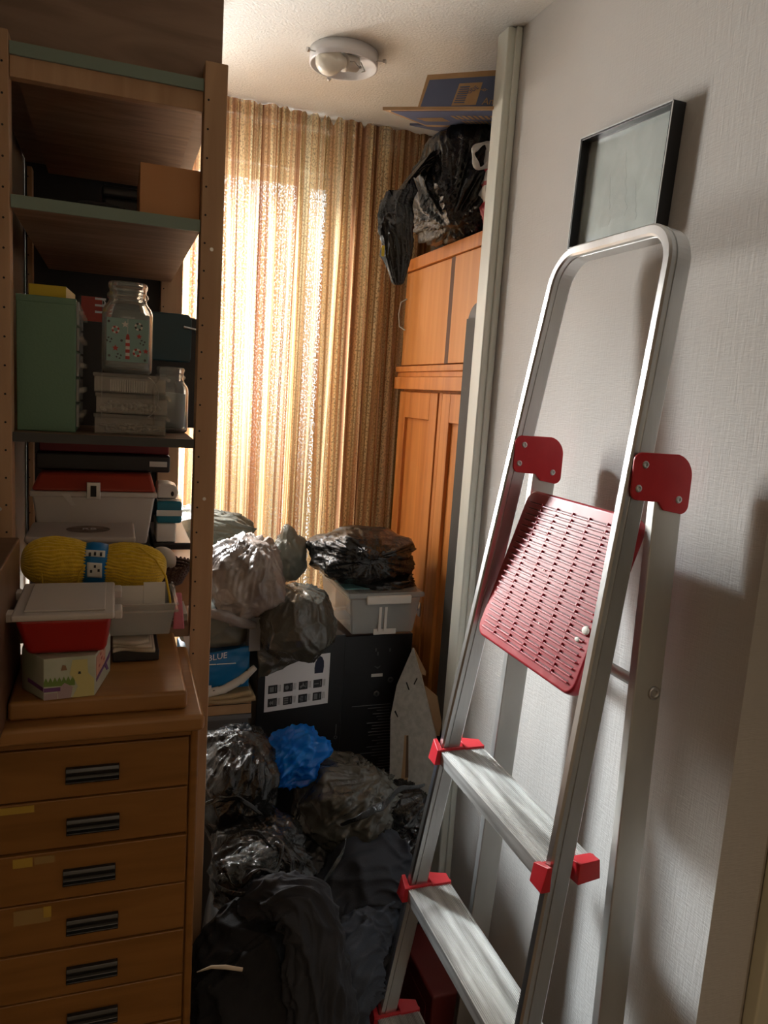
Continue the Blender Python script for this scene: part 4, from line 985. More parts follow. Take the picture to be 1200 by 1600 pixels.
def fabric(name, label, cat, pts, radii, m, seed, flat=1., folds=.12, parent=None, nf=5, zmin=None, n=64, m_=90):
    """thick folded cloth following a path of points"""
    t = parent or thing(name, label, cat, (pts[0][0], pts[0][1], min(p[2] for p in pts)))
    P_ = [Vector(p) for p in pts]; s = B()
    def cr(i, f):
        a, b, c, d = [P_[max(0, min(len(P_)-1, i+k))] for k in (-1, 0, 1, 2)]
        return .5*((2*b)+(c-a)*f+(2*a-5*b+4*c-d)*f*f+(3*b-a-3*c+d)*f**3)
    K = len(P_)-1
    def fn(u, v):
        x = v*K; i = min(K-1, int(x)); f = x-i; p = cr(i, f); q = (cr(i, min(1, f+.02))-cr(i, max(0, f-.02))).normalized()
        r = radii[i]*(1-f)+radii[i+1]*f; e = min(1, v/.05, (1-v)/.05); r *= math.sqrt(max(.0, 1-(1-e)**2))
        a = q.cross(Vector((0, 1, 0))) 
        a = a.normalized() if a.length > .1 else Vector((1, 0, 0)); b = q.cross(a).normalized(); th = 2*PI*u
        d = a*math.cos(th)+b*math.sin(th)*flat
        fo = folds*(ridge(Vector((math.cos(th)*nf*.4, math.sin(th)*nf*.4, seed+v*4)), .8)-.4)+folds*.6*(ridge(Vector((math.cos(th)*1.1+v*6, math.sin(th)*1.1, seed*2+v*9)), .7)-.4)+folds*.8*noise.noise(Vector((math.cos(th), math.sin(th), v*5+seed)))+folds*.42*(ridge(Vector((math.cos(th)*2.4+v*7, math.sin(th)*2.4-v*3, seed+v*5)), .8)-.35)
        w = p+d*r*(1+fo)
        if zmin is not None and w.z < zmin: w.z = zmin
        return w
    s.grid(fn, n, m_); s.build('cloth_body', m, t, weld=True); return t

def ribbon(path, w, wob=.3, seed=1., side=Vector((0, 0, 1))):
    path = [Vector(p) for p in path]; K = len(path)-1; s = B()
    def fn(u, v):
        x = u*K; i = min(K-1, int(x)); f = x-i; a, b, c, d = [path[max(0, min(K, i+k))] for k in (-1, 0, 1, 2)]
        p = .5*((2*b)+(c-a)*f+(2*a-5*b+4*c-d)*f*f+(3*b-a-3*c+d)*f**3)
        ww = w*math.sin(PI*min(1, max(0, u*.96+.02)))**.5
        p = p+Vector((0, 0, 1))*w*wob*noise.noise(Vector((u*6, seed, 0)))
        tw = 1.2*noise.noise(Vector((u*3, seed, 5)))
        return p+(up*math.cos(tw)-fwd*math.sin(tw))*(v-.5)*ww*2
    s.grid(fn, 60, 4); return s
# --- supporting heap low down (mostly hidden behind the front things)
bx_ = thing('packing_box', 'big brown cardboard box under the two black printed boxes', 'box', (.52, 1.9, 0))
B().box(.32, .785, 1.70, 2.12, .0, .62).build('box_body', 'card', bx_, .004)
B().box(.32, .785, 1.6985, 1.6998, .30, .35).build('packing_tape', 'tape', bx_)

# --- black computer-case box with white label
T1 = Matrix.Translation((.430, 1.735, .622)) @ Matrix.Rotation(math.radians(9), 4, 'Z')
cx = thing('black_carton', 'tall black printed carton with a white icon sheet, behind the blue bag', 'carton', (.43, 1.83, .622))
zt1 = 1.098-.622
s = B(); s.T = T1; s.box(-.103, .128, 0, .22, 0, zt1); cb = s.build('carton_body', 'black_card', cx, .003)
# white sheet: pixel corners converted to the carton's front plane
T1i = T1.inverted(); nrm1 = T1.to_3x3() @ Vector((0, -1, 0)); p01 = T1 @ Vector((0, 0, 0))
def onplane(px, py, p0, nv):
    o = Vector((0, 0, CZ)); d = at(px, py, 'Y', 2.0)-o; tt = (p0-o).dot(nv)/d.dot(nv); return o+d*tt
def loc1(px, py): 
    v = T1i @ onplane(px, py, p01, nrm1); return v
A_, B_, C_, D_ = loc1(412, 1113), loc1(511, 1108), loc1(517, 1020), loc1(418, 1026)
s = B(); s.T = T1; s.box(A_.x, B_.x, -.0012, -.0002, A_.z, C_.z); sheet = s.build('label_sheet', 'white_print', cx)
sw = B_.x-A_.x; sh_ = C_.z-A_.z
s = B(); s.T = T1
for r_, zf in enumerate((.09, .345)):
    for c_, xf in enumerate((.05, .285, .52, .75)):
        s.box(A_.x+sw*xf, A_.x+sw*(xf+.14), -.0016, -.0012, A_.z+sh_*zf, A_.z+sh_*(zf+.16))
s.build('icon_squares', 'black_print', sheet)
s = B(); s.T = T1
def ic(xf, zf, pts): 
    x0 = A_.x+sw*xf; z0 = A_.z+sh_*zf; w = sw*.14; hh = sh_*.16
    s.prism([(x0+w*a, -.0020, z0+hh*b) for a, b in pts], (0, .0004, 0))
for (xf, zf, kind) in ((.05, .345, 'case'), (.285, .345, 'ring'), (.52, .345, 'fan'), (.75, .345, 'slot'), (.05, .09, 'tri'), (.285, .09, 'txt'), (.52, .09, 'comb'), (.75, .09, 'frame')):
    if kind == 'case': ic(xf, zf, [(.15, .2), (.6, .2), (.6, .8), (.15, .8)])
    if kind == 'ring': ic(xf, zf, [(.35+.22*math.cos(k*PI/4), .5+.28*math.sin(k*PI/4)) for k in range(8)])
    if kind == 'fan': ic(xf, zf, [(.1, .45), (.4, .6), (.45, .9), (.6, .55), (.75, .3), (.45, .4), (.2, .15)])
    if kind == 'slot': ic(xf, zf, [(.1, .44), (.6, .44), (.6, .54), (.1, .54)])
    if kind == 'tri': ic(xf, zf, [(.15, .5), (.35, .75), (.4, .55), (.62, .8), (.62, .2), (.4, .4), (.3, .2)])
    if kind == 'txt':
        for q in (.15, .42, .69): ic(xf, zf, [(.1, q), (.55, q), (.55, q+.16), (.1, q+.16)])
    if kind == 'comb':
        for q in (.15, .33, .51, .69): ic(xf, zf, [(.1+abs(q-.42)*.5, q), (.55, q), (.55, q+.1), (.1+abs(q-.42)*.5, q+.1)])
    if kind == 'frame': ic(xf, zf, [(.15, .15), (.52, .15), (.52, .85), (.15, .85)])
    ic(xf, zf, [(.78, .2), (.84, .2), (.84, .8), (.78, .8)])
s.build('icon_marks', 'grey_print', sheet)
s = B(); s.T = T1
for r_, zf in enumerate((.09, .345)):
    for xf in (.05, .285, .52, .75): 
        for q in (.152, .168, .184): s.box(A_.x+sw*(xf+q), A_.x+sw*(xf+q+.006), -.0014, -.0012, A_.z+sh_*(zf+.02), A_.z+sh_*(zf+.15))
s.build('fine_text', 'grey_print', sheet)
s = B(); s.T = T1
pts = [(A_.x+sw*xf, -.0018, A_.z+sh_*zf) for xf, zf in ((.76, .63), (.895, .63), (.905, .75), (.90, .86), (.87, .94), (.835, .965), (.80, .93), (.765, .84), (.755, .74))]
s.prism(pts, (0, .0006, 0)); s.build('dark_arch_print', mat('navy_print', (.008, .012, .035), .5), sheet)
s = B(); s.T = T1
q = loc1(524, 1152); s.lathe([(.0045, 0), (.0045, .0006), (.0035, .0006), (.0035, 0)], (q.x, 0, q.z), 20, (0, -1, 0)); s.box(q.x-.0007, q.x+.0007, -.0006, 0, q.z+.008, q.z+.036)
s.build('key_print', 'grey_print', cx)
s = B(); s.T = T1
text(s, 'G', .030, frameT((-.1035, .060, .40), (0, 0, -1), (0, 1, 0)) , .0002)
for k in range(9): s.box(-.1034, -.1030, .058+.003*(k % 3), .066-.002*(k % 2), .24+k*.014, .249+k*.014)
s.build('side_print', 'grey_print', cx)
s = B(); s.T = T1; q = loc1(510, 1008); s.prism([(q.x-.007, -.0004, q.z-.004), (q.x+.008, -.0004, q.z-.004), (q.x+.001, -.0004, q.z+.009)], (0, .0004, 0)); s.build('triangle_print', 'white_print', cx)

# --- second black box with small print, under the clear crate
cx2 = thing('black_carton', 'black carton with rows of faint small print under the clear storage box', 'carton', (.67, 1.93, .622))
B().box(.560, .764, 1.815, 2.05, .622, 1.072).build('carton_body', 'black_card', cx2, .003)
s = B(); y_ = 1.8146
def p2(px, py): return at(px, py, 'Y', y_)
r = random.Random(9)
for k in range(30):
    py = 1100+k*4.6; x1 = 612-r.uniform(0, 4); x0 = x1-r.choice((20, 36, 60, 28)); a, b = p2(x0, py+2), p2(x1, py)
    s.box(a.x, b.x, y_, y_+.0004, b.z, b.z+.0015)
s.build('small_print', 'grey_print', cx2)
s = B(); a, b = p2(580, 1058), p2(598, 1052); s.box(a.x, b.x, y_-.0002, y_+.0002, a.z, b.z); s.build('white_tag', 'paper', cx2)
s = B()
for (px, py) in ((588, 1084), (610, 1062)):
    s = B(); a = p2(px, py); s.lathe([(.0035, 0), (.0085, 0), (.0085, .0006), (.0035, .0006)], (a.x, y_, a.z), 20, (0, -1, 0)); s.build('round_symbol', 'dim_print', cx2)
s = B(); a = p2(590, 1042); s.prism([(a.x-.010, y_-.0004, a.z+.003), (a.x, y_-.0004, a.z-.006), (a.x+.010, y_-.0004, a.z+.003), (a.x, y_-.0004, a.z)], (0, .0004, 0))
for (px, py) in ((588, 1018), (591, 1024), (610, 1018)): a = p2(px, py); s.box(a.x-.003, a.x+.001, y_, y_+.0004, a.z, a.z+.009)
s.build('small_symbols', 'dim_print', cx2)

# --- clear storage box with lid
cs = thing('storage_box', 'clear plastic storage box with a clipped lid, on the black carton', 'storage box', (.62, 1.85, 1.10))
TB = Matrix.Translation((.652, 1.83, 1.099)) @ Matrix.Rotation(math.radians(1), 4, 'Z')
s = B(); s.T = TB
s.hexa([(-.088, -.085, 0), (.080, -.085, 0), (.080, .16, 0), (-.088, .16, 0), (-.100, -.097, .098), (.092, -.097, .098), (.092, .17, .098), (-.100, .17, .098)]); s.build('box_body', 'box_clear', cs, .006, 3)
s = B(); s.T = TB; s.box(-.107, .099, -.104, .177, .098, .112); s.build('box_lid', 'box_clear', cs, .005, 3)
s = B(); s.T = TB; s.box(-.060, .060, -.110, -.101, .084, .106); s.build('lid_clip', 'white_plastic', cs, .003)
s = B(); s.T = TB; s.box(-.03, .03, -.0900, -.0865, .0, .014); s.build('foot_tab', 'white_plastic', cs)
s = B(); s.T = TB; s.box(-.104, -.03, -.06, .12, .112, .1132); s.build('lid_sheet', mat('pale_turquoise', (.20, .45, .48), .4), cs)
s = B(); s.T = TB; s.box(-.020, -.013, -.094, -.088, .01, .075).box(-.005, .002, -.094, -.088, .01, .075); s.build('box_ribs', 'white_plastic', cs)
s = B(); s.T = TB; s.box(-.045, .075, -.075, .10, .008, .070).box(-.05, .07, -.07, .1, .072, .09); q = s.build('box_contents', mat('dim_contents', (.17, .15, .12), .8, c2=(.33, .29, .24), scale=(30, 30, 12)), cs)

# --- bags on top of the middle heap
bag('bin_bag', 'big black bin bag tied in a knot, lying on the clear storage box', 'bag', 566, 865, 1.86, 84, 40, .12, 'bag_black', 3.2, pw=2.6, g=(-.15, -.85, .15), fold=.12, nf=8, crease=.05, kn=(568, 864, 1.712, (0, -1, .1), .019), rotz=.1)
bag('bin_bag', 'low crumpled black bag squeezed under the big knotted bag', 'bag', 596, 908, 1.84, 54, 18, .09, 'bag_black', 6.1, pw=2.6, g=(1, -.3, 0), fold=.12, sub=5)
bag('bin_bag', 'round dark grey bag hanging over the top of the icon carton', 'bag', 462, 972, 1.70, 62, 60, .10, 'bag_grey', 12.4, pw=2.3, g=(.1, -.1, 1), fold=.07, lump=.06, nf=8, crease=.04)
s = B(); t = thing('film_flap', 'black film flap hanging over the upper corner of the white icon sheet', 'bag film', at(440, 1040, 'Y', 1.70))
A4 = [onplane(*q, p01+nrm1*.012, nrm1) for q in ((404, 1060), (418, 1052), (500, 1020), (515, 985), (470, 960), (400, 985))]
c_ = sum(A4, Vector())/6
def flap(u, v):
    a = 2*PI*u; i = int(u*6) % 6; f = u*6-int(u*6); e = A4[i]*(1-f)+A4[(i+1) % 6]*f; p = c_*(1-v)+e*v
    return p+nrm1*(.012*ridge(p*22)+.006*(1-v))
s.grid(flap, 72, 24); s.build('film', 'bag_grey', t, solid=.001)
bag('plastic_bag', 'thin pinkish-grey plastic bag of clothes left of the round dark bag', 'bag', 384, 905, 1.76, 62, 68, .12, 'bag_pink', 21.7, pw=2.4, g=(.5, -.3, .9), fold=.13, nf=10, crease=.08, roty=-.25)
bag('plastic_bag', 'small grey film bag standing up before the curtain, left of the knotted bag', 'bag', 452, 868, 1.93, 27, 42, .06, 'bag_olive', 31.7, pw=2.2, g=(-.2, -.1, 1), fold=.14, nf=7, crease=.08, sub=5, tip=.25)
t, c, h = bag('plastic_bag', 'greenish-grey plastic bag at the shelf post before the curtain', 'bag', 325, 836, 1.99, 78, 44, .10, 'bag_olive', 17.3, pw=2.3, g=(1, -.2, .25), fold=.14, nf=8, crease=.07, roty=.18)
# under the pinkish bag: white film edge
fabric('film_roll', 'rolled cream film edge lying under the pinkish-grey bag', 'film', [at(325, 958, 'Y', 1.66), at(350, 962, 'Y', 1.66), at(375, 972, 'Y', 1.67), at(400, 978, 'Y', 1.69)], [.010, .013, .013, .008], 'bag_pink', 4, .8, .1, n=30, m_=40)

# --- small stack between the shelf post and the icon carton
st0 = thing('grey_crate', 'grey plastic crate at the bottom of the stack beside the icon carton', 'crate', (.235, 1.78, 0))
ZS = at(350, 1117, 'Y', 1.70).z
B().box(.152, .306, 1.70, 1.79, .0, ZS).build('crate_body', mat('grey_crate', (.12, .12, .12), .5), st0, .004)
B().box(.152, .313, 1.698, 1.70, ZS-.012, ZS-.001).build('crate_rim', 'grey_print', st0)
z = ZS+.0005; t = thing('cardboard_box', 'shallow brown cardboard box on the grey crate beside the icon carton', 'box', (.235, 1.8, z))
B().box(.152, .312, 1.698, 1.79, z, z+.030).build('box_body', 'card', t, .001); B().box(.152, .316, 1.6975, 1.698, z+.024, z+.026).build('box_seam', 'dark_hole', t)
z += .031; t = thing('tan_towel', 'folded tan towel on the shallow cardboard box', 'towel', (.235, 1.8, z))
s = B()
for k in range(2): s.grid(lambda u, v, k=k: Vector((.150+.170*u-.01*k, 1.690+.2*v, z+.006+.011*k+.003*math.sin(u*7+k)+.002*noise.noise(Vector((u*9, v*9, k))))), 30, 16)
s.build('towel_folds', 'towel', t, solid=.010)
z += .025
t = thing('patterned_cloth', 'white cloth with small black marks slung below the blue pack', 'cloth', (.24, 1.8, z))
s = B(); s.tube([(.145, 1.692, z+.006), (.20, 1.690, z+.004), (.245, 1.688, z+.012), (.285, 1.687, z+.034), (.316, 1.688, z+.062)], [.009, .010, .010, .010, .007], 16); s.build('cloth_roll', 'check_cloth', t)
t = thing('blue_pack', 'bright blue printed plastic pack with white marks in the stack beside the shelf', 'pack', (.235, 1.8, z+.02))
s = B(); s.grid(lambda u, v: Vector((.148+.155*u, 1.697-.010*math.sin(PI*u)*math.sin(PI*v)+.004*noise.noise(Vector((u*6, v*6, 0))), z+.012+.078*v+.022*u*v)), 30, 20); 
s.build('pack_front', 'blue_pack', t, solid=.004)
B().hexa([(.150, 1.702, z+.012), (.303, 1.702, z+.012), (.303, 1.86, z+.012), (.150, 1.86, z+.012), (.150, 1.702, z+.085), (.303, 1.702, z+.10), (.303, 1.86, z+.10), (.150, 1.86, z+.085)]).build('pack_body', 'blue_pack', t, .004)
s = B(); s = text(s, 'BLUE', .020, frameT((.205, 1.6865, z+.083), (1, 0, .14), (0, 0, 1)), .0003)
s.build('pack_lettering', 'white_print', t)
s = B().box(.158, .190, 1.6870, 1.6876, z+.030, z+.046).box(.158, .186, 1.6870, 1.6876, z+.014, z+.026).box(.194, .216, 1.6868, 1.6874, z+.014, z+.024).box(.205, .270, 1.6855, 1.6862, z+.074, z+.076); s.build('pack_panels', 'grey_print' if False else 'paper', t)
t = thing('olive_sack', 'slack grey-green plastic sack on top of the blue pack', 'sack', (.23, 1.8, z+.10))
bagmesh((.232, 1.80, z+.155), (.085, .10, .066), 5.5, pw=3.2, fold=.05, lump=.06, crease=.03, sub=5, floor=z+.102).build('bag_film', mat('dusty_grey_green_film', (.12, .125, .10), .45, c2=(.17, .16, .12), scale=(5, 5, 18)), t)
s = B(); s.box(.302, .325, 1.688, 1.692, z+.19, z+.195).box(.302, .325, 1.688, 1.692, z+.178, z+.182).box(.300, .326, 1.692, 1.75, z+.10, z+.20); t = thing('grey_case', 'dark case edge with two pale lines left of the icon carton', 'case', (.313, 1.72, z+.10)); s.build('case_edge', 'grey_print', t)

# --- leaning hardboard sheet
def leanpt(px, py, Y): return at(px, py, 'Y', Y)
hb = thing('hardboard_sheet', 'grey-white cardboard sheet with slots leaning beside the black cartons', 'cardboard', (.68, 1.62, .60))
q = [at(645, 1012, 'Y', 1.74), at(655, 1052, 'Y', 1.69), at(668, 1100, 'Y', 1.66), at(690, 1190, 'Y', 1.60), at(672, 1235, 'Y', 1.57), at(612, 1235, 'Y', 1.66), at(612, 1120, 'Y', 1.72), at(620, 1060, 'Y', 1.745)]
# fit to one plane through three corners
p0 = q[0]; nv = (q[4]-q[0]).cross(q[5]-q[0]).normalized()
if nv.y > 0: nv = -nv
PX = [(645, 1012), (655, 1048), (657, 1052), (690, 1190), (672, 1262), (608, 1262), (610, 1120), (620, 1070)]
pts = [onplane(*p, p0, nv) for p in PX]
B().prism(pts, -nv*.004).build('sheet', 'card_white', hb)
def slot(m_, P_, off=.0008, thk=.0006): B().prism([onplane(*p, p0+nv*off, nv) for p in P_], -nv*thk).build('slot', m_, hb)
slot('dark_hole', [(646, 1069), (651, 1059), (652.5, 1060), (647.5, 1070)]); slot('dark_hole', [(634, 1066), (636, 1066), (640, 1078), (638, 1078)]); slot('dark_hole', [(616, 1112), (618, 1110), (622, 1120), (621, 1121)])
slot('card', [(632, 1149), (638, 1149), (638, 1190), (637, 1222), (626, 1222), (630, 1180)]); slot('foot', [(635, 1150), (638, 1149), (638, 1215), (633, 1215)], .0012)
cf = thing('cardboard_flap', 'brown cardboard box flaps showing behind the grey-white sheet', 'cardboard', at(670, 1080, 'Y', 1.66))
s = B()
for P_, off in (([(646, 1012), (665, 1050), (664, 1055), (656, 1053)], .006), ([(664, 1072), (683, 1088), (690, 1130), (686, 1150), (672, 1150)], .014)):
    s.prism([onplane(*p, p0-nv*off, nv) for p in P_], -nv*.003)
s.build('flap', 'card', cf)

# --- blue bag and heap in front
bag('blue_bag', 'crumpled bright blue plastic bag lying against the icon carton', 'bag', 458, 1182, 1.49, 56, 44, .065, 'bag_blue', 41.3, pw=2.1, g=(-.8, -.5, -.2), fold=.34, nf=7, crease=.16, lump=.3, roty=-.35)
bag('bin_bag', 'dark grey shiny film bag with vertical creases right of the blue bag', 'bag', 536, 1250, 1.46, 76, 64, .12, 'bag_grey', 51.3, pw=2.7, g=(.45, -.35, .8), fold=.20, nf=11, crease=.04, roty=.15)
bag('bin_bag', 'black bin bag bulging against the shelf post left of the blue bag', 'bag', 366, 1225, 1.44, 62, 84, .13, 'bag_black', 61.9, pw=2.5, g=(.5, -.1, 1), fold=.13, nf=8, crease=.08)
bag('bin_bag', 'black film bag stretching towards the ladder below the hardboard sheet', 'bag', 612, 1285, 1.50, 70, 50, .11, 'bag_black', 71.9, pw=2.4, g=(.8, -.2, .5), fold=.16, nf=8, crease=.07, roty=-.35)
bag('bin_bag', 'open black bin bag with a shiny crumpled mouth in the middle of the heap', 'bag', 405, 1345, 1.28, 78, 66, .11, 'bag_black', 81.2, pw=2.6, g=(.3, -.5, 1), fold=.14, nf=8, crease=.09)
c0 = at(394, 1352, 'Y', 1.150)
t = thing('clear_film', 'crumpled shiny clear film in the mouth of the open black bag', 'film', c0)
bagmesh(c0, (.047, .036, .022), 33.3, pw=2.2, fold=.30, nf=9, crease=.45, lump=.4, sub=5, g=(1, 0, .3)).build('film', 'bag_clear', t)
s = B(); s.tube([c0+Vector((.047*math.cos(q*2*PI/30), .036*math.sin(q*2*PI/30)-.004, .012*math.sin(q*.9)+.010*math.cos(q*2*PI/30)+.006)) for q in range(31)], [.004+.002*math.sin(q*1.3) for q in range(31)], 10)
s.build('bag_mouth_rim', 'bag_black', t)
t = thing('film_edge', 'pale folded edge of clear film between the black bags', 'film', at(530, 1350, 'Y', 1.22))
ribbon([at(541, 1310, 'Y', 1.19), at(536, 1330, 'Y', 1.18), at(520, 1358, 'Y', 1.17), at(497, 1390, 'Y', 1.16)], .006, .8, 3).build('film_rim', 'bag_clear', t, solid=.0006)
t = thing('film_edge', 'long shiny film edge running up to the hardboard sheet across the heap', 'film', at(600, 1260, 'Y', 1.28))
ribbon([at(532, 1288, 'Y', 1.25), at(560, 1278, 'Y', 1.24), at(590, 1262, 'Y', 1.25), at(625, 1236, 'Y', 1.27), at(664, 1226, 'Y', 1.29)], .008, .9, 8).build('film_rim', 'bag_black', t, solid=.0006)

bag('bin_bag', 'black bag under the middle of the heap, behind the garments', 'bag', 490, 1375, 1.44, 82, 80, .10, 'bag_black_soft', 83.2, pw=2.4, g=(.1, -.4, 1), fold=.12, nf=7, crease=.07)
# garments
for k, (P_, w_) in enumerate((([(312, 1262), (345, 1248), (380, 1252), (412, 1276)], .006), ([(345, 1322), (372, 1304), (402, 1302), (425, 1326), (440, 1345)], .005), ([(330, 1375), (352, 1392), (392, 1398), (420, 1380)], .005))):
    t = thing('film_edge', ('shiny folded film edge on the black bag by the shelf post', 'upper shiny lip of the open black bag mouth', 'lower shiny lip of the open black bag mouth')[k], 'film', at(P_[0][0], P_[0][1], 'Y', 1.2))
    ribbon([at(x, y, 'Y', (1.30, 1.155, 1.10)[k]) for x, y in P_], w_, 1.0, 11+k).build('film_rim', 'bag_black', t, solid=.0006)
fabric('black_jacket', 'charcoal cotton garment heaped at the foot of the ladder', 'garment', [at(630, 1335, 'Y', 1.37), at(578, 1372, 'Y', 1.34), at(552, 1450, 'Y', 1.31), at(535, 1560, 'Y', 1.30), at(530, 1720, 'Y', 1.30)], [.055, .104, .108, .095, .09], 'cloth_grey', 3, .9, .22, nf=4, n=120, m_=140)
fabric('blue_black_trousers', 'faded blue-black garment folded beside the ladder rail', 'garment', [at(612, 1420, 'Y', 1.265), at(574, 1462, 'Y', 1.22), at(546, 1520, 'Y', 1.17), at(530, 1610, 'Y', 1.16), at(525, 1760, 'Y', 1.16)], [.028, .055, .064, .062, .06], 'cloth_blue', 8, .8, .26, nf=4, n=120, m_=140)
fabric('black_coat', 'black coat with an arched sleeve in the front of the heap', 'garment', [at(392, 1410, 'Y', 1.13), at(430, 1402, 'Y', 1.08), at(472, 1420, 'Y', 1.03), at(492, 1490, 'Y', 1.00), at(502, 1600, 'Y', .98), at(500, 1760, 'Y', .97)], [.03, .036, .042, .046, .052, .06], 'cloth_grey', 14, .9, .25, nf=4, n=110, m_=150)
fabric('black_blanket', 'black blanket filling the dark corner beside the chest', 'garment', [at(345, 1440, 'Y', 1.17), at(380, 1490, 'Y', 1.12), at(400, 1560, 'Y', 1.08), at(410, 1720, 'Y', 1.06)], [.06, .10, .12, .13], 'cloth_black', 23, .9, .16, nf=5, n=90, m_=110)
t = thing('cream_strap', 'short cream strap lying on the black clothes by the chest', 'strap', at(345, 1512, 'Y', .97))
B().tube([at(308, 1519, 'Y', .985), at(330, 1511, 'Y', .955), at(352, 1511, 'Y', .945), at(379, 1515, 'Y', .94)], [.0008, .0022, .003, .0026], 10).build('strap_band', 'cream', t)
# big floor sacks carrying the heap
for i, (x, y, hx, hy, zt_, lb) in enumerate(((.30, 1.30, .14, .30, .62, 'large black sack on the floor under the heap by the chest'), (.46, 1.44, .12, .19, .58, 'large black sack on the floor under the heap by the ladder'))):
    t = thing('floor_sack', lb, 'bag', (x, y, 0)); bagmesh((x, y, zt_/2), (hx, hy, zt_/2+.02), 90+i, pw=4, fold=.06, lump=.06, sub=5, floor=0.0).build('bag_film', 'bag_black_soft', t)
t = thing('red_crate', 'dark red panel-sided crate on the floor behind the ladder steps', 'crate', (.705, 1.42, 0))
B().box(.640, .772, 1.27, 1.49, .0, .46).build('crate_body', 'dark_red', t, .006); B().box(.639, .6402, 1.30, 1.46, .04, .42).build('crate_panel', 'dark_red', t, .0005)

# ------------------------------------------------------------------ on top of the wardrobe
ZW = 2.0935
bt = thing('bin_bag', 'black bin bag on top of the wardrobe with a tail drooping over the edge', 'bag', (.86, 1.9, ZW))
c_ = at(696, 295, 'Y', 1.84)
bagmesh((.825, 1.84, 2.230), (.130, .165, .152), 7.7, pw=2.4, g=(-.45, -.45, -.65), fold=.30, nf=9, crease=.06, lump=.08, floor=ZW+.001, sub=6).build('bag_film', 'bag_black', bt)
P_ = [at(690, 240, 'Y', 1.80), at(650, 265, 'Y', 1.78), at(622, 310, 'Y', 1.76), at(618, 355, 'Y', 1.75), at(620, 400, 'Y', 1.75), at(622, 446, 'Y', 1.75)]
s = B()
rad = [.055, .045, .036, .036, .034, .010]
K = 5
def tailfn(u, v):
    x = v*K; i = min(K-1, int(x)); f = x-i; a, b, c, d = [P_[max(0, min(K, i+k))] for k in (-1, 0, 1, 2)]
    p = .5*((2*b)+(c-a)*f+(2*a-5*b+4*c-d)*f*f+(3*b-a-3*c+d)*f**3); r = rad[i]*(1-f)+rad[i+1]*f
    th = 2*PI*u; dr = rt*math.cos(th)+Vector((0, 1, 0))*math.sin(th)*.6 if v > .35 else (rt*.6+up*.7).normalized()*math.cos(th)+Vector((0, 1, 0))*math.sin(th)*.6
    fo = .30*(ridge(Vector((math.cos(th)*2.2, math.sin(th)*2.2, v*1.6)))-.4)+.28*(ridge(Vector((math.cos(th)*1.2, v*9, math.sin(th))))-.4)*(1-v)
    if v > .97: r *= math.sqrt(max(0, 1-((v-.97)/.03)**2))
    return p+dr*r*(1+fo)
s.grid(tailfn, 80, 110); s.build('bag_tail', 'bag_black', bt, weld=True)
a = at(598, 392, 'Y', 1.735)
B().box(a.x-.003, a.x+.004, a.y-.002, a.y, a.z-.012, a.z+.012).build('yellow_print', 'yellow', bt, .001)
t = thing('carrier_bag', 'white and red striped carrier bag on the wardrobe beside the door post', 'bag', (.87, 1.68, ZW))
rwb = mat('red_white_film', (.72, .71, .69), .35, bump=.4, bscale=50)
N_ = rwb.node_tree.nodes; L_ = rwb.node_tree.links
tcn = N_.new('ShaderNodeTexCoord'); sp = N_.new('ShaderNodeSeparateXYZ'); L_.new(tcn.outputs['Object'], sp.inputs[0]); rr_ = N_.new('ShaderNodeValToRGB'); mr_ = N_.new('ShaderNodeMapRange'); mr_.inputs['From Min'].default_value = 0; mr_.inputs['From Max'].default_value = .26
L_.new(sp.outputs['Z'], mr_.inputs[0]); L_.new(mr_.outputs[0], rr_.inputs[0]); rr_.color_ramp.interpolation = 'CONSTANT'
for p, c in ((.12, (.45, .03, .06, 1)), (.24, (.68, .67, .64, 1)), (.36, (.45, .08, .09, 1)), (.40, (.55, .54, .52, 1)), (.50, (.50, .02, .06, 1)), (.57, (.72, .71, .69, 1))):
    e_ = rr_.color_ramp.elements.new(p); e_.color = c
rr_.color_ramp.elements[0].color = (.45, .03, .06, 1); rr_.color_ramp.elements[-1].color = (.72, .71, .69, 1)
L_.new(rr_.outputs[0], N_['Principled BSDF'].inputs['Base Color'])
bagmesh((.865, 1.672, ZW+.115), (.070, .055, .118), 27.7, pw=2.8, g=(-.2, -.2, 1), fold=.14, nf=7, crease=.07, sub=5, floor=ZW+.001).build('bag_film', rwb, t)
cc = at(752, 243, 'Y', 1.655)
s = B()
hp = [cc+Vector((.004+.024*math.cos(q), .004*math.sin(3*q), .026*math.sin(q)*(1+.15*math.sin(2*q)))) for q in [math.radians(30+300*i/24) for i in range(25)]]; s.tube(hp, [.0055+.0025*math.sin(i*.9) for i in range(25)], 12); s.build('bag_handle', 'bag_white', t)

cbx = thing('printed_cardboard_box', 'flattened dark-blue printed cardboard box with open flaps lying on top of the bags', 'cardboard box', (.80, 1.85, 2.36))
zb = at(690, 178, 'Y', 1.60).z
def slab(P_, Yv, vec, m_, nm='flap', par=cbx, axis='Y'):
    return B().prism([at(px, py, axis, Yv) for px, py in P_], vec).build(nm, m_, par)
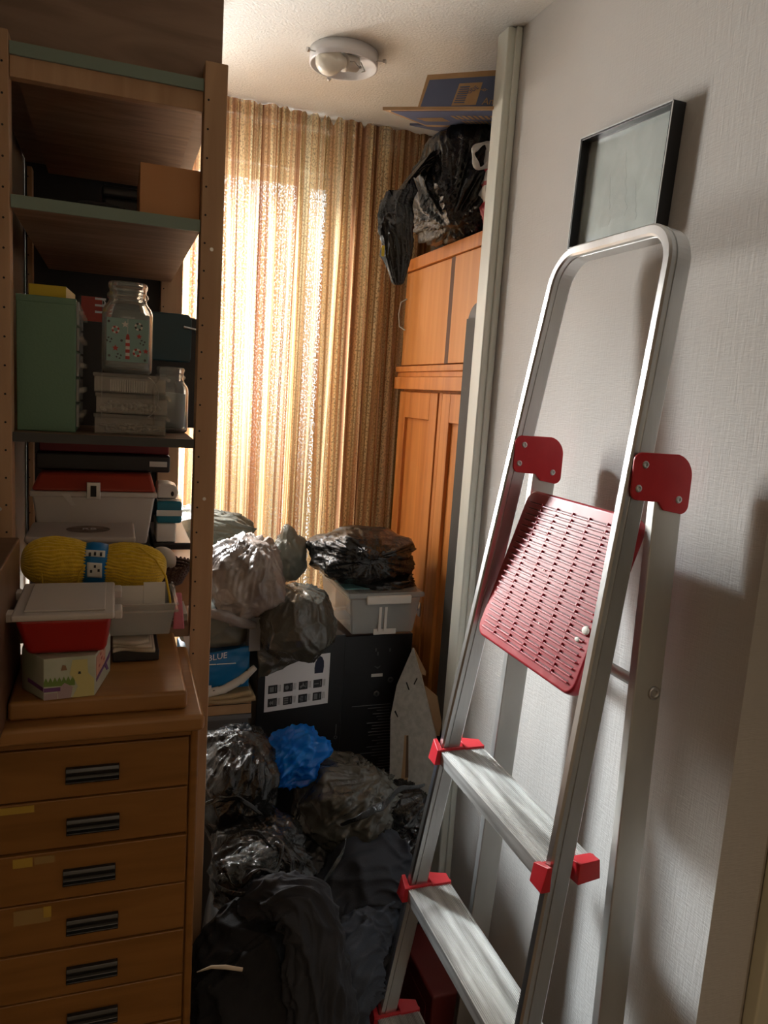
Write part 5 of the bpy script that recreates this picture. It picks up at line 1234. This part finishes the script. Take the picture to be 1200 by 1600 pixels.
# lower flap: nearly horizontal sheet seen from below (front edge high, back edge low)
def zpt(px, py, z): return at(px, py, 'Z', z)
zf = 2.372
F0, F1, F3 = at(598, 172, 'Y', 1.62), at(780, 171, 'Y', 1.55), at(668, 198, 'Y', 1.78)
F2 = onplane(780, 201, F0, (F1-F0).cross(F3-F0).normalized())
def sheetq(a, b, c, d, th, m_, nm, par, off=0):
    nv_ = (b-a).cross(d-a).normalized(); nv_ = nv_ if nv_.z > 0 else -nv_
    return B().prism([p+nv_*off for p in (a, b, c, d)], nv_*th).build(nm, m_, par)
lf = sheetq(F0, F1, F2, F3, .006, 'card', 'lower_flap', cbx)
def lerp2(a, b, c, d, u, v): return (a*(1-u)+b*u)*(1-v)+(d*(1-u)+c*u)*v
sheetq(lerp2(F0, F1, F2, F3, .05, .05), lerp2(F0, F1, F2, F3, 1, .05), lerp2(F0, F1, F2, F3, 1, .84), lerp2(F0, F1, F2, F3, .05, .84), .0008, 'card_blue', 'blue_print', lf, -.0009)
s = B()
for (u0, u1, v0, v1) in [(.14+.028*k, .157+.028*k, .42-.004*k, .60) for k in range(10)]+[(.52+.055*k, .552+.055*k, .28, .46) for k in range(8)]+[(.58+.05*k, .605+.05*k, .55, .72) for k in range(8)]:
    P4 = [lerp2(F0, F1, F2, F3, *q)-Vector((0, 0, .0016)) for q in ((u0, v0), (u1, v0), (u1+.03, v1), (u0+.03, v1))]; s.prism(P4, (0, 0, .0004))
s.build('print_marks', 'card', lf)
s = B(); G0 = at(640, 199, 'Y', 1.80); G1 = at(780, 199, 'Y', 1.72); G2 = at(780, 212, 'Y', 1.80); G3 = at(690, 209, 'Y', 1.86)
sheetq(G0, G1, G2, G3, .005, 'card_blue', 'inner_flap', cbx, .004)
# upright flap
U0, U1, U3 = at(652, 170, 'Y', 1.66), at(780, 167, 'Y', 1.60), at(668, 117, 'Y', 1.66)
U2 = onplane(780, 109, U0, (U1-U0).cross(U3-U0).normalized())
def vert(a, b, c, d, th, m_, nm, par, off=0):
    nv_ = (b-a).cross(d-a).normalized(); nv_ = nv_ if nv_.y < 0 else -nv_
    return B().prism([p+nv_*off for p in (a, b, c, d)], -nv_*th).build(nm, m_, par)
uf = vert(U0, U1, U2, U3, .006, 'card', 'upper_flap', cbx)
vert(*[lerp2(U0, U1, U2, U3, *q) for q in ((.03, .0), (1, .0), (1, .84), (.05, .84))], .0006, 'card_blue', 'blue_print', uf, .0008)
vert(*[lerp2(U0, U1, U2, U3, *q) for q in ((.41, .06), (.71, .06), (.78, .68), (.47, .68))], .0006, 'card', 'plain_panel', uf, .0016)
s = B(); nvu = (U1-U0).cross(U3-U0).normalized(); nvu = nvu if nvu.y < 0 else -nvu
for k in range(8):
    v0 = .12+k*.062; P4 = [lerp2(U0, U1, U2, U3, *q)+nvu*.0026 for q in ((.435+.007*k, v0), (.565+.007*k, v0), (.567+.007*k, v0+.03), (.437+.007*k, v0+.03))]; s.prism(P4, nvu*.0003)
fTx = frameT(lerp2(U0, U1, U2, U3, .61, .36)+nvu*.0026, (U1-U0)*.6+(U3-U0)*1.0, (U3-U0)*.8-(U1-U0)*.5)
text(s, 'ODE', .013, fTx, .0002)
s.build('print_text', 'card_blue', uf)
s = B(); text(s, 'Am', .022, frameT(lerp2(U0, U1, U2, U3, .78, .06)+nvu*.0026, U1-U0, U3-U0), .0002); text(s, 'BI', .013, frameT(lerp2(U0, U1, U2, U3, .80, .42)+nvu*.0026, (U1-U0)+(U3-U0), (U3-U0)-(U1-U0)), .0002)
s.build('print_letters', 'card', uf)
B().box(.83, 1.12, 1.62, 1.98, 2.385, 2.452).build('box_body', 'card_blue', cbx, .003)
